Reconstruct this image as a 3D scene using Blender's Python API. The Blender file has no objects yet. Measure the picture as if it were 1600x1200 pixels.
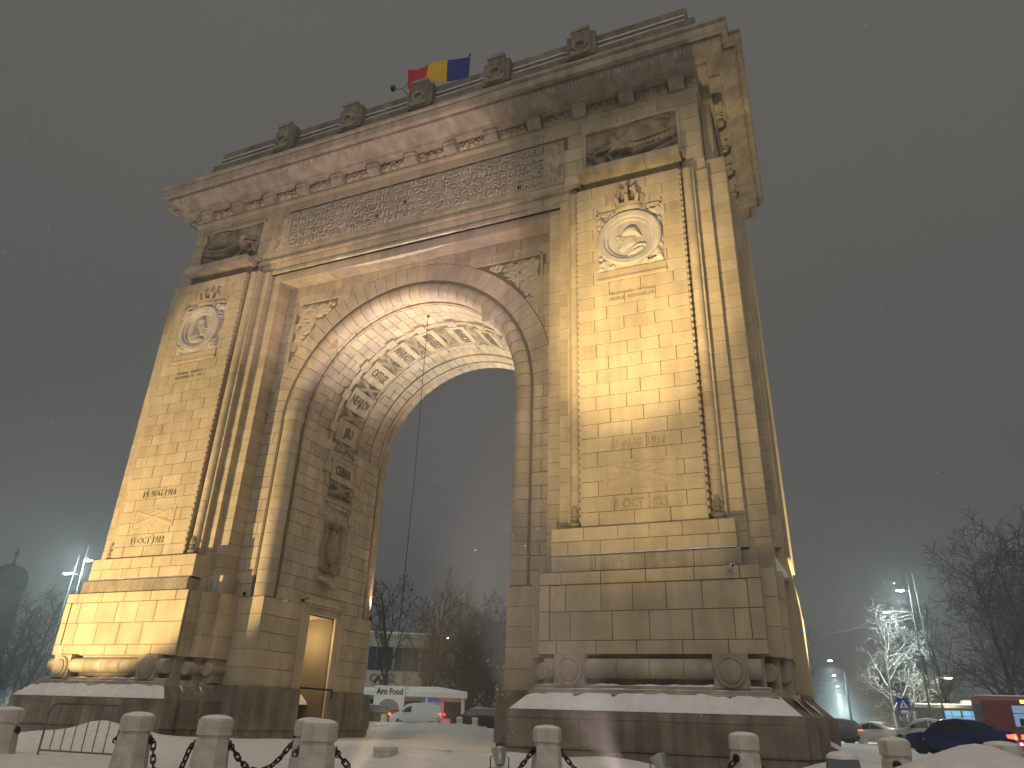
import bpy, bmesh, math, random
import numpy as np
from mathutils import Vector, Matrix
R = math.radians
random.seed(7); RNG = np.random.default_rng(7)
SC = bpy.context.scene
COL = SC.collection

# ---------------------------------------------------------------- camera
cam_d = bpy.data.cameras.new('camera'); cam = bpy.data.objects.new('camera', cam_d); COL.objects.link(cam)
SC.camera = cam
cam_d.sensor_width = 36.0; cam_d.lens = 36.0 * 1116.3 / 1600.0; cam_d.clip_end = 3000; cam_d.clip_start = 0.1
_rt = Vector((0.92491683, 0.37894413, 0.03049941)); _up = Vector((0.13542999, -0.40338913, 0.90495079)); _fw = Vector((-0.35522891, 0.83287367, 0.4244218))
cam.matrix_world = Matrix(((_rt.x, _up.x, -_fw.x, 13.704), (_rt.y, _up.y, -_fw.y, -24.728), (_rt.z, _up.z, -_fw.z, 0.6), (0, 0, 0, 1)))

# ---------------------------------------------------------------- sky glow, weak sun lamp standing in for unseen plaza lamps
world = bpy.data.worlds.new('World'); SC.world = world; world.use_nodes = True
wn = world.node_tree.nodes; wl = world.node_tree.links; wn.clear()
w_out = wn.new('ShaderNodeOutputWorld'); w_bg = wn.new('ShaderNodeBackground')
w_tc = wn.new('ShaderNodeTexCoord'); w_sep = wn.new('ShaderNodeSeparateXYZ'); w_ramp = wn.new('ShaderNodeValToRGB')
wl.new(w_tc.outputs['Generated'], w_sep.inputs[0]); wl.new(w_sep.outputs['Z'], w_ramp.inputs[0])
w_ramp.color_ramp.elements[0].position = 0.0; w_ramp.color_ramp.elements[0].color = (0.080, 0.083, 0.086, 1)
w_ramp.color_ramp.elements[1].position = 0.75; w_ramp.color_ramp.elements[1].color = (0.119, 0.114, 0.103, 1)
_e = w_ramp.color_ramp.elements.new(0.35); _e.color = (0.094, 0.093, 0.089, 1)
wl.new(w_ramp.outputs[0], w_bg.inputs[0]); w_bg.inputs[1].default_value = 1.0
wl.new(w_bg.outputs[0], w_out.inputs[0])
sun_d = bpy.data.lights.new('sun', 'SUN'); sun = bpy.data.objects.new('sun', sun_d); COL.objects.link(sun)
sun_d.energy = 1.0; sun_d.angle = R(60); sun_d.color = (1.0, 0.92, 0.83)
sun.rotation_euler = Vector((-0.22, 0.62, -0.75)).to_track_quat('-Z', 'Y').to_euler()
SC.view_settings.view_transform = 'Standard'; SC.view_settings.look = 'None'; SC.view_settings.exposure = 0.0; SC.view_settings.gamma = 1.0
SC.cycles.use_denoising = True
SC.cycles.max_bounces = 6; SC.cycles.diffuse_bounces = 3; SC.cycles.glossy_bounces = 2; SC.cycles.volume_bounces = 0; SC.cycles.transmission_bounces = 2
SC.cycles.sample_clamp_indirect = 3.0
HAZE = 0.0025

# ---------------------------------------------------------------- materials
def mat(name, col, rough=0.85, metal=0.0, emit=None, es=0.0):
    m = bpy.data.materials.new(name); m.use_nodes = True
    b = m.node_tree.nodes['Principled BSDF']
    b.inputs['Base Color'].default_value = (*col, 1); b.inputs['Roughness'].default_value = rough; b.inputs['Metallic'].default_value = metal
    if emit: b.inputs['Emission Color'].default_value = (*emit, 1); b.inputs['Emission Strength'].default_value = es
    return m
def nodes(m): return m.node_tree.nodes, m.node_tree.links, m.node_tree.nodes['Principled BSDF']
def noise_mat(name, c1, c2, scale=4, rough=0.85, bump=0.0, bscale=40, metal=0.0):
    m = mat(name, c1, rough, metal); n, l, b = nodes(m)
    tc = n.new('ShaderNodeTexCoord'); no = n.new('ShaderNodeTexNoise'); no.inputs['Scale'].default_value = scale; no.inputs['Detail'].default_value = 6
    rp = n.new('ShaderNodeValToRGB'); rp.color_ramp.elements[0].position = .35; rp.color_ramp.elements[1].position = .65
    rp.color_ramp.elements[0].color = (*c1, 1); rp.color_ramp.elements[1].color = (*c2, 1)
    l.new(tc.outputs['Object'], no.inputs['Vector']); l.new(no.outputs['Fac'], rp.inputs[0]); l.new(rp.outputs[0], b.inputs['Base Color'])
    if bump:
        n2 = n.new('ShaderNodeTexNoise'); n2.inputs['Scale'].default_value = bscale; n2.inputs['Detail'].default_value = 4
        bp = n.new('ShaderNodeBump'); bp.inputs['Strength'].default_value = bump; bp.inputs['Distance'].default_value = .03
        l.new(tc.outputs['Object'], n2.inputs['Vector']); l.new(n2.outputs['Fac'], bp.inputs['Height']); l.new(bp.outputs[0], b.inputs['Normal'])
    return m
def stone_mat(name, tones, stain=0.5, bump=0.35):
    """limestone: one tone per stone, blotches, rain streaks, fine tooling"""
    m = mat(name, tones[1], 0.88); n, l, b = nodes(m)
    geo = n.new('ShaderNodeNewGeometry'); oi = n.new('ShaderNodeObjectInfo')
    ad = n.new('ShaderNodeMath'); ad.operation = 'ADD'; l.new(geo.outputs['Random Per Island'], ad.inputs[0]); l.new(oi.outputs['Random'], ad.inputs[1])
    fr = n.new('ShaderNodeMath'); fr.operation = 'FRACT'; l.new(ad.outputs[0], fr.inputs[0])
    rp = n.new('ShaderNodeValToRGB'); els = rp.color_ramp.elements; k = len(tones)
    els[0].color = (*tones[0], 1); els[1].color = (*tones[-1], 1)
    for i in range(1, k - 1):
        e = els.new(i / (k - 1)); e.color = (*tones[i], 1)
    l.new(fr.outputs[0], rp.inputs[0])
    pos = geo.outputs['Position']
    n1 = n.new('ShaderNodeTexNoise'); n1.inputs['Scale'].default_value = 1.1; n1.inputs['Detail'].default_value = 8; n1.inputs['Roughness'].default_value = .65
    l.new(pos, n1.inputs['Vector'])
    mp = n.new('ShaderNodeMapping'); mp.inputs['Scale'].default_value = (2.6, 2.6, .22); l.new(pos, mp.inputs['Vector'])
    n2 = n.new('ShaderNodeTexNoise'); n2.inputs['Scale'].default_value = 1.0; n2.inputs['Detail'].default_value = 6; l.new(mp.outputs[0], n2.inputs['Vector'])
    mr = n.new('ShaderNodeMapRange'); mr.inputs[1].default_value = .38; mr.inputs[2].default_value = .66; mr.inputs[3].default_value = 1.0 - .55 * stain; mr.inputs[4].default_value = 1.1; l.new(n1.outputs['Fac'], mr.inputs[0])
    mr2 = n.new('ShaderNodeMapRange'); mr2.inputs[1].default_value = .4; mr2.inputs[2].default_value = .6; mr2.inputs[3].default_value = 1.0 - .4 * stain; mr2.inputs[4].default_value = 1.05; l.new(n2.outputs['Fac'], mr2.inputs[0])
    mu = n.new('ShaderNodeMath'); mu.operation = 'MULTIPLY'; l.new(mr.outputs[0], mu.inputs[0]); l.new(mr2.outputs[0], mu.inputs[1])
    mx = n.new('ShaderNodeVectorMath'); mx.operation = 'SCALE'; l.new(rp.outputs[0], mx.inputs[0]); l.new(mu.outputs[0], mx.inputs['Scale'])
    l.new(mx.outputs[0], b.inputs['Base Color'])
    n3 = n.new('ShaderNodeTexNoise'); n3.inputs['Scale'].default_value = 28; n3.inputs['Detail'].default_value = 5; l.new(pos, n3.inputs['Vector'])
    bp = n.new('ShaderNodeBump'); bp.inputs['Strength'].default_value = bump; bp.inputs['Distance'].default_value = .012
    l.new(n3.outputs['Fac'], bp.inputs['Height']); l.new(bp.outputs[0], b.inputs['Normal'])
    return m
M = {}
M['stone'] = stone_mat('limestone', [(0.382, 0.315, 0.206), (0.445, 0.365, 0.241), (0.424, 0.345, 0.228), (0.488, 0.400, 0.267), (0.413, 0.350, 0.237), (0.456, 0.370, 0.249)], .22)
M['vault'] = stone_mat('vault_limestone', [(0.382, 0.320, 0.224), (0.466, 0.385, 0.258), (0.382, 0.325, 0.258), (0.488, 0.400, 0.275), (0.392, 0.335, 0.267), (0.445, 0.360, 0.241)], .3)
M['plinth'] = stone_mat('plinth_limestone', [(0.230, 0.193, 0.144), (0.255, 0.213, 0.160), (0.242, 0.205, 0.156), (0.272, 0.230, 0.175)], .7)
M['trim'] = stone_mat('moulding_limestone', [(0.375, 0.322, 0.242), (0.424, 0.365, 0.273), (0.394, 0.336, 0.251)], .45)
M['relief'] = stone_mat('carved_limestone', [(0.445, 0.375, 0.258), (0.456, 0.380, 0.262)], .35, .2)
M['dark_relief'] = stone_mat('weathered_shade_carving', [(0.318, 0.265, 0.181), (0.329, 0.270, 0.185)], .6, .2)  # darker carving tone; on the vault trophies it stands in for deep shadow
M['medal'] = stone_mat('pale_medallion_stone', [(.46, .425, .37), (.47, .43, .375)], .3, .2)
M['mortar'] = mat('mortar', (.15, .125, .085), .95)
M['ink'] = mat('letter_stone', (.42, .37, .29), .9)
M['dark_ink'] = mat('letter_paint', (.13, .11, .08), .9); M['cut_letter'] = mat('cut_letter_stone', (.26, .22, .15), .9)
M['iron'] = mat('black_iron', (.012, .012, .013), .45, .3)
M['bronze'] = noise_mat('dark_bronze', (.05, .04, .03), (.09, .075, .055), 6, .6)
M['metal'] = mat('galvanised_steel', (.45, .46, .46), .4, .8)
M['lead'] = mat('grey_paint', (.13, .14, .15), .6)
def snow_mat(name, c, sc=1.0):
    m = mat(name, c, .75); n, l, b = nodes(m)
    geo = n.new('ShaderNodeNewGeometry')
    n1 = n.new('ShaderNodeTexNoise'); n1.inputs['Scale'].default_value = 3.5 * sc; n1.inputs['Detail'].default_value = 8; n1.inputs['Roughness'].default_value = .6
    n2 = n.new('ShaderNodeTexNoise'); n2.inputs['Scale'].default_value = 60 * sc; n2.inputs['Detail'].default_value = 3
    l.new(geo.outputs['Position'], n1.inputs['Vector']); l.new(geo.outputs['Position'], n2.inputs['Vector'])
    a = n.new('ShaderNodeMath'); a.operation = 'MULTIPLY_ADD'; a.inputs[1].default_value = .12; l.new(n2.outputs['Fac'], a.inputs[0]); l.new(n1.outputs['Fac'], a.inputs[2])
    bp = n.new('ShaderNodeBump'); bp.inputs['Strength'].default_value = .5; bp.inputs['Distance'].default_value = .12
    l.new(a.outputs[0], bp.inputs['Height']); l.new(bp.outputs[0], b.inputs['Normal'])
    rp = n.new('ShaderNodeValToRGB'); rp.color_ramp.elements[0].position = .3; rp.color_ramp.elements[1].position = .7
    rp.color_ramp.elements[0].color = (c[0] * .84, c[1] * .83, c[2] * .82, 1); rp.color_ramp.elements[1].color = (*c, 1)
    l.new(n1.outputs['Fac'], rp.inputs[0]); l.new(rp.outputs[0], b.inputs['Base Color'])
    return m
M['snow'] = snow_mat('snow', (.80, .79, .78))
M['slush'] = snow_mat('driven_snow', (.50, .48, .46), 2.0)
M['ice'] = mat('ice', (.75, .76, .78), .2)

# ---------------------------------------------------------------- mesh helpers
class MB:
    def __init__(s): s.v = []; s.f = []; s.mi = []; s.cur = 0; s.marks = []
    def add(s, vs, fs):
        o = len(s.v); s.marks.append((o, len(s.f))); s.v += [tuple(p) for p in vs]; s.f += [tuple(i + o for i in f) for f in fs]; s.mi += [s.cur] * len(fs); return s
    def box(s, x0, x1, y0, y1, z0, z1):
        x0, x1 = sorted((x0, x1)); y0, y1 = sorted((y0, y1)); z0, z1 = sorted((z0, z1))
        return s.add([(x0, y0, z0), (x1, y0, z0), (x1, y1, z0), (x0, y1, z0), (x0, y0, z1), (x1, y0, z1), (x1, y1, z1), (x0, y1, z1)],
                     [(3, 2, 1, 0), (4, 5, 6, 7), (0, 1, 5, 4), (1, 2, 6, 5), (2, 3, 7, 6), (3, 0, 4, 7)])
    def obox(s, c, u, v, w, du, dv, dw):
        c = Vector(c); u = Vector(u) * du; v = Vector(v) * dv; w = Vector(w) * dw
        P = [c + a * u + b * v + d * w for d in (-1, 1) for a, b in ((-1, -1), (1, -1), (1, 1), (-1, 1))]
        return s.add(P, [(3, 2, 1, 0), (4, 5, 6, 7), (0, 1, 5, 4), (1, 2, 6, 5), (2, 3, 7, 6), (3, 0, 4, 7)])
    def tube(s, pts, rad, n=8, cap=True):
        pts = [Vector(p) for p in pts]; k = len(pts)
        if not hasattr(rad, '__len__'): rad = [rad] * k
        rings = []; ref = None
        for i, p in enumerate(pts):
            t = (pts[min(i + 1, k - 1)] - pts[max(i - 1, 0)]).normalized()
            if ref is None:
                ref = Vector((0, 0, 1)) if abs(t.z) < .9 else Vector((1, 0, 0))
            a = t.cross(ref)
            if a.length < 1e-4: a = t.orthogonal()
            a.normalize(); b = t.cross(a).normalized(); ref = -b if False else ref
            rings.append([p + (a * math.cos(2 * math.pi * j / n) + b * math.sin(2 * math.pi * j / n)) * rad[i] for j in range(n)])
        vs = [q for r in rings for q in r]; fs = []
        for i in range(k - 1):
            for j in range(n): fs.append((i * n + j, i * n + (j + 1) % n, (i + 1) * n + (j + 1) % n, (i + 1) * n + j))
        if cap: fs += [tuple(range(n))[::-1], tuple((k - 1) * n + j for j in range(n))]
        return s.add(vs, fs)
    def lathe(s, prof, n=16, c=(0, 0, 0), axis='z', ph=0.0):
        vs = []; k = len(prof)
        for r, h in prof:
            for j in range(n):
                a = 2 * math.pi * (j + ph) / n; q = (r * math.cos(a), r * math.sin(a), h)
                if axis == 'x': q = (q[2], q[0], q[1])
                elif axis == 'y': q = (q[1], q[2], q[0])
                vs.append((q[0] + c[0], q[1] + c[1], q[2] + c[2]))
        fs = [(i * n + j, i * n + (j + 1) % n, (i + 1) * n + (j + 1) % n, (i + 1) * n + j) for i in range(k - 1) for j in range(n)]
        fs += [tuple(range(n))[::-1], tuple((k - 1) * n + j for j in range(n))]
        return s.add(vs, fs)
    def prism(s, poly, axis, a, b):
        """poly of 2D points extruded along axis from a to b"""
        def P(p, h):
            return {'x': (h, p[0], p[1]), 'y': (p[0], h, p[1]), 'z': (p[0], p[1], h)}[axis]
        n = len(poly)
        return s.add([P(p, a) for p in poly] + [P(p, b) for p in poly],
                     [tuple(range(n))[::-1], tuple(range(n, 2 * n))] + [(i, (i + 1) % n, n + (i + 1) % n, n + i) for i in range(n)])
    def mesh(s, name, mats, smooth=False, recalc=True, angle=None):
        me = bpy.data.meshes.new(name); me.from_pydata(s.v, [], s.f)
        for m in (mats if isinstance(mats, (list, tuple)) else [mats]): me.materials.append(m)
        if any(s.mi): me.polygons.foreach_set('material_index', s.mi)
        if recalc:
            bm = bmesh.new(); bm.from_mesh(me); bmesh.ops.recalc_face_normals(bm, faces=bm.faces[:]); bm.to_mesh(me); bm.free()
        if smooth:
            me.polygons.foreach_set('use_smooth', [True] * len(me.polygons))
            if angle: me.set_sharp_from_angle(angle=R(angle))
        me.update(); return me
    def build(s, name, mats, parent=None, smooth=False, recalc=True, angle=40, kind=None):
        return link(name, s.mesh(name, mats, smooth, recalc, angle if smooth else None), parent, kind)
def build_each(mb, name, mats, parent, every=1, **kw):
    """one object for each shape (or run of shapes) that was added"""
    mk = mb.marks[::every] + [(len(mb.v), len(mb.f))]
    for (v0, f0), (v1, f1) in zip(mk[:-1], mk[1:]):
        q = MB(); q.add(mb.v[v0:v1], [tuple(i - v0 for i in f) for f in mb.f[f0:f1]]); q.build(name, mats, parent, **kw)
def link(name, me, parent=None, kind=None):
    o = bpy.data.objects.new(name, me); COL.objects.link(o)
    if parent: o.parent = parent
    if kind: o['kind'] = kind
    return o
def tag(o, label=None, cat=None, group=None, kind=None):
    if label: o['label'] = label
    if cat: o['category'] = cat
    if group: o['group'] = group
    if kind: o['kind'] = kind
    return o
def thing(name, label, cat, loc=(0, 0, 0), rz=0.0, group=None):
    o = bpy.data.objects.new(name, None); COL.objects.link(o); o.empty_display_size = .2
    o.location = loc; o.rotation_euler = (0, 0, rz)
    return tag(o, label, cat, group)
def copy_tree(o, parent=None):
    c = o.copy(); COL.objects.link(c); c.parent = parent
    for ch in list(o.children): copy_tree(ch, c)
    return c
def lamp(name, kind, loc, energy, color, target=None, angle=60, blend=.5, size=.15, parent=None):
    d = bpy.data.lights.new(name, kind); d.energy = energy; d.color = color
    o = bpy.data.objects.new(name, d); COL.objects.link(o); o.location = loc
    if kind == 'SPOT': d.spot_size = R(angle); d.spot_blend = blend
    if kind in ('SPOT', 'POINT'): d.shadow_soft_size = size
    if target is not None: o.rotation_euler = (Vector(target) - Vector(loc)).to_track_quat('-Z', 'Y').to_euler()
    if parent: o.parent = parent
    return o

# a plane frame: origin, u, v, n (n points out of the wall)
class Fr:
    def __init__(s, o, u, v): s.o = Vector(o); s.u = Vector(u); s.v = Vector(v); s.n = s.u.cross(s.v)
    def p(s, a, b, c=0): return s.o + s.u * a + s.v * b + s.n * c
    def mtx(s, a=0, b=0, c=0):
        q = s.p(a, b, c); return Matrix(((s.u.x, s.v.x, s.n.x, q.x), (s.u.y, s.v.y, s.n.y, q.y), (s.u.z, s.v.z, s.n.z, q.z), (0, 0, 0, 1)))
def front(y, x=0, z=0): return Fr((x, y, z), (1, 0, 0), (0, 0, 1))      # n = -y
def inset(poly, d):
    n = len(poly); out = []
    A = sum(poly[i][0] * poly[(i + 1) % n][1] - poly[(i + 1) % n][0] * poly[i][1] for i in range(n))
    sg = 1 if A > 0 else -1
    L = []
    for i in range(n):
        (x0, y0), (x1, y1) = poly[i], poly[(i + 1) % n]; dx, dy = x1 - x0, y1 - y0; ln = math.hypot(dx, dy) or 1e-9
        nx, ny = -dy / ln * sg, dx / ln * sg; L.append((nx, ny, nx * x0 + ny * y0 + d))
    for i in range(n):
        a, b = L[i - 1], L[i]; det = a[0] * b[1] - a[1] * b[0]
        if abs(det) < 1e-6: out.append((poly[i][0] + b[0] * d, poly[i][1] + b[1] * d))
        else: out.append(((a[2] * b[1] - b[2] * a[1]) / det, (a[0] * b[2] - b[0] * a[2]) / det))
    return out
def stone_geo(poly, depth=.03, gap=.016, ch=.011):
    """a stone with a recessed joint round it: (verts, faces) in u,v,n"""
    n = len(poly); a = inset(poly, gap / 2); b = inset(poly, gap / 2 + ch)
    vs = [(x, y, -.02) for x, y in a] + [(x, y, depth - ch) for x, y in a] + [(x, y, depth) for x, y in b]
    fs = [tuple(range(2 * n, 3 * n))]
    for i in range(n):
        j = (i + 1) % n; fs += [(n + i, n + j, 2 * n + j, 2 * n + i), (i, j, n + j, n + i)]
    return vs, fs
_sm = {}
def stone_obj(fr, poly, parent, material, depth=.03, name='stone'):
    u0 = min(p[0] for p in poly); v0 = min(p[1] for p in poly)
    loc = tuple((round(p[0] - u0, 3), round(p[1] - v0, 3)) for p in poly); dd = depth + random.uniform(-.006, .006)
    dd = round(dd / .004) * .004
    key = (loc, dd, material.name)
    if key not in _sm:
        vs, fs = stone_geo(loc, dd); mb = MB(); mb.add(vs, fs); _sm[key] = mb.mesh(name, material, recalc=False)
    o = bpy.data.objects.new(name, _sm[key]); COL.objects.link(o); o.parent = parent; o.matrix_local = fr.mtx(u0, v0); return o
def stone_mb(mb, fr, poly, depth=.03):
    vs, fs = stone_geo(poly, depth + random.uniform(-.006, .006)); mb.add([fr.p(*q) for q in vs], fs)
def courses(u0, u1, v0, v1, n, L, jitter=.12):
    """running bond: polys of n courses, stones about L long"""
    h = (v1 - v0) / n; out = []
    for k in range(n):
        us = [u0]; x = u0 + (L if k % 2 else L * .55) * random.uniform(1 - jitter, 1 + jitter)
        while x < u1 - L * .35: us.append(x); x += L * random.uniform(1 - jitter, 1 + jitter)
        us.append(u1)
        for a, b in zip(us[:-1], us[1:]): out.append([(a, v0 + k * h), (b, v0 + k * h), (b, v0 + (k + 1) * h), (a, v0 + (k + 1) * h)])
    return out
def clip_half(poly, nx, ny, c):
    """keep nx*x+ny*y >= c"""
    out = []; n = len(poly)
    for i in range(n):
        p, q = poly[i], poly[(i + 1) % n]; a = nx * p[0] + ny * p[1] - c; b = nx * q[0] + ny * q[1] - c
        if a >= 0: out.append(p)
        if a * b < 0: t = a / (a - b); out.append((p[0] + t * (q[0] - p[0]), p[1] + t * (q[1] - p[1])))
    return out
def clip_circle(poly, cx, cy, rad):
    mx = sum(p[0] for p in poly) / len(poly) - cx; my = sum(p[1] for p in poly) / len(poly) - cy; d = math.hypot(mx, my)
    nx, ny = mx / d, my / d; return clip_half(poly, nx, ny, nx * cx + ny * cy + rad)
def area(poly): return abs(sum(poly[i - 1][0] * poly[i][1] - poly[i][0] * poly[i - 1][1] for i in range(len(poly)))) / 2

# relief carving: a height field made of strokes, ovals and polygons
def relief(name, fr, w, h, res, shapes, material, parent, base=.01, warp=0.0, seed=0):
    nx = max(8, int(w / res)); ny = max(8, int(h / res))
    U, V = np.meshgrid(np.linspace(0, w, nx + 1), np.linspace(0, h, ny + 1)); H = np.zeros_like(U)
    rg = np.random.default_rng(seed)
    for sh in shapes:
        k = sh[0]
        if k == 's':                                        # stroke: points, r0, r1, height
            pts, r0, r1, hh = sh[1:5]; best = np.zeros_like(U); m = len(pts) - 1
            for i in range(m):
                (x0, y0), (x1, y1) = pts[i], pts[i + 1]; dx, dy = x1 - x0, y1 - y0; L2 = dx * dx + dy * dy + 1e-9
                t = np.clip(((U - x0) * dx + (V - y0) * dy) / L2, 0, 1); rr = r0 + (r1 - r0) * (i + t) / m
                d = np.hypot(U - x0 - t * dx, V - y0 - t * dy) / rr
                best = np.maximum(best, hh * np.sqrt(np.clip(1 - d * d, 0, 1)))
            H = np.maximum(H, best)
        elif k == 'o':                                      # oval: cx,cy,rx,ry,height
            cx, cy, rx, ry, hh = sh[1:6]; d = ((U - cx) / rx) ** 2 + ((V - cy) / ry) ** 2
            H = np.maximum(H, hh * np.sqrt(np.clip(1 - d, 0, 1)))
        elif k == 'd':                                      # flat disc / ring: cx,cy,r0,r1,height (ry scale)
            cx, cy, r0, r1, hh = sh[1:6]; d = np.hypot(U - cx, V - cy); H = np.where((d >= r0) & (d <= r1), np.maximum(H, hh), H)
        elif k == 'c':                                      # set a disc to a height (cut)
            cx, cy, r1, hh = sh[1:5]; d = np.hypot(U - cx, V - cy); H = np.where(d <= r1, hh, H)
        elif k == 'p':                                      # polygon, height, soft edge
            pts, hh, soft = sh[1:4]; ins = np.zeros(U.shape, bool); dist = np.full(U.shape, 9.); n = len(pts)
            for i in range(n):
                (x0, y0), (x1, y1) = pts[i], pts[(i + 1) % n]
                c = ((y0 > V) != (y1 > V)) & (U < (x1 - x0) * (V - y0) / (y1 - y0 + 1e-12) + x0); ins ^= c
                dx, dy = x1 - x0, y1 - y0; t = np.clip(((U - x0) * dx + (V - y0) * dy) / (dx * dx + dy * dy + 1e-9), 0, 1)
                dist = np.minimum(dist, np.hypot(U - x0 - t * dx, V - y0 - t * dy))
            H = np.where(ins, np.maximum(H, (sh[4] if len(sh) > 4 else 0) + hh * np.sqrt(np.clip(1 - (1 - np.clip(dist / soft, 0, 1)) ** 2, 0, 1))), H)
        elif k == 'g':                                      # groove: points, r, depth
            pts, rr, hh = sh[1:4]; d = np.full(U.shape, 9.)
            for i in range(len(pts) - 1):
                (x0, y0), (x1, y1) = pts[i], pts[i + 1]; dx, dy = x1 - x0, y1 - y0
                t = np.clip(((U - x0) * dx + (V - y0) * dy) / (dx * dx + dy * dy + 1e-9), 0, 1); d = np.minimum(d, np.hypot(U - x0 - t * dx, V - y0 - t * dy))
            H = np.where(d < rr, np.maximum(0, H - hh * (1 - d / rr)), H)
    H = H + base; H[0, :] = H[-1, :] = 0; H[:, 0] = H[:, -1] = 0
    vs = [tuple(fr.p(U[j, i], V[j, i], H[j, i])) for j in range(ny + 1) for i in range(nx + 1)]
    fs = [(j * (nx + 1) + i, j * (nx + 1) + i + 1, (j + 1) * (nx + 1) + i + 1, (j + 1) * (nx + 1) + i) for j in range(ny) for i in range(nx)]
    mb = MB(); mb.add(vs, fs); return mb.build(name, material, parent, smooth=True, recalc=False, angle=55)
def spiral(cx, cy, r, turns, a0, sgn=1, n=18):
    return [(cx + r * (1 - .85 * i / n) * math.cos(a0 + sgn * 2 * math.pi * turns * i / n), cy + r * (1 - .85 * i / n) * math.sin(a0 + sgn * 2 * math.pi * turns * i / n)) for i in range(n + 1)]
def scrollwork(w, h, amp=.05, seed=0, n=3):
    rg = random.Random(seed); S = []
    for i in range(n):
        cx = w * (i + .5) / n; sg = 1 if i % 2 else -1; r = min(h * .40, w / n * .5)
        S.append(('s', spiral(cx, h * .5, r, 1.4, rg.uniform(0, 6), sg), h * .075, h * .05, amp))
        S.append(('o', cx, h * .5, h * .11, h * .11, amp * 1.2))
        for _ in range(7):
            a = rg.uniform(0, 6.28); x = cx + math.cos(a) * r * 1.15; y = h * .5 + math.sin(a) * h * .38
            S.append(('s', [(cx + math.cos(a) * r * .8, h * .5 + math.sin(a) * h * .3), (x, y)], h * .05, h * .09, amp * .9))
    return S
def foliage(w, h, amp=.05, seed=0, n=40, ok=lambda u, v: True):
    rg = random.Random(seed); S = []
    for _ in range(n):
        x, y = rg.uniform(.04, .96) * w, rg.uniform(.04, .96) * h; a = rg.uniform(0, 6.28); L = rg.uniform(.05, .12) * max(w, h)
        q = (x + math.cos(a) * L, y + math.sin(a) * L)
        if ok(x, y) and ok(*q): S.append(('s', [(x, y), ((x + q[0]) / 2 + rg.uniform(-.02, .02) * w, (y + q[1]) / 2), q], rg.uniform(.025, .05) * min(w, h), .012 * min(w, h), amp * rg.uniform(.6, 1.2)))
    return S
def text_mesh(body, size, depth, name, material, width=None, bold=0.0):
    cu = bpy.data.curves.new(name, 'FONT'); cu.body = body; cu.size = size; cu.extrude = depth / 2; cu.align_x = 'CENTER'; cu.align_y = 'CENTER'; cu.offset = bold; cu.resolution_u = 3
    ob = bpy.data.objects.new(name, cu); COL.objects.link(ob)
    dg = bpy.context.evaluated_depsgraph_get(); me = bpy.data.meshes.new_from_object(ob.evaluated_get(dg))
    bpy.data.objects.remove(ob); bpy.data.curves.remove(cu)
    if width and len(me.vertices):
        xs = [v.co.x for v in me.vertices]; c = (max(xs) + min(xs)) / 2; k = width / (max(xs) - min(xs))
        for v in me.vertices: v.co.x = (v.co.x - c) * k
    me.materials.clear(); me.materials.append(material); return me
def put_text(name, me, fr, a, b, c, parent):
    o = link(name, me, parent, 'stuff'); o.matrix_local = fr.mtx(a, b, c); return o
# ================================================================ THE ARCH
arch = thing('triumphal_arch', 'monumental beige stone triumphal arch lit by golden floodlights, standing in the snow', 'arch')
ZS = 11.24                                                   # springing of the vault
GROUND = -.6
facing = MB(); vfacing = MB(); pfacing = MB(); mortar = MB()
big_stones = []                                              # (frame, poly, parent, depth): stones that become parts of their own

def nb(mb, sx, xa, xb, y, z0, z1):
    """box -y..y that leaves the doorway passage free"""
    if xa < 6.3:
        mb.box(sx * xa, sx * 6.32, -y, -.88, z0, z1); mb.box(sx * xa, sx * 6.32, .88, y, z0, z1); xa = 6.32
    mb.box(sx * xa, sx * xb, -y, y, z0, z1)
def slab_courses(x0, x1, y, z0, z1, n, sx, off=0.0, both=True):
    """a stack of course blocks from -y to y, joints open 12 mm"""
    h = (z1 - z0) / n
    for k in range(n):
        e = random.uniform(-.004, .004)
        facing.box(sx * (x0 - e), sx * (x1 + e), -(y + e), (y + e), z0 + k * h + .007, z0 + (k + 1) * h - .007)
    mortar.box(sx * (x0 + .03), sx * (x1 - .03), -(y - .03), y - .03, z0, z1)

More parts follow.
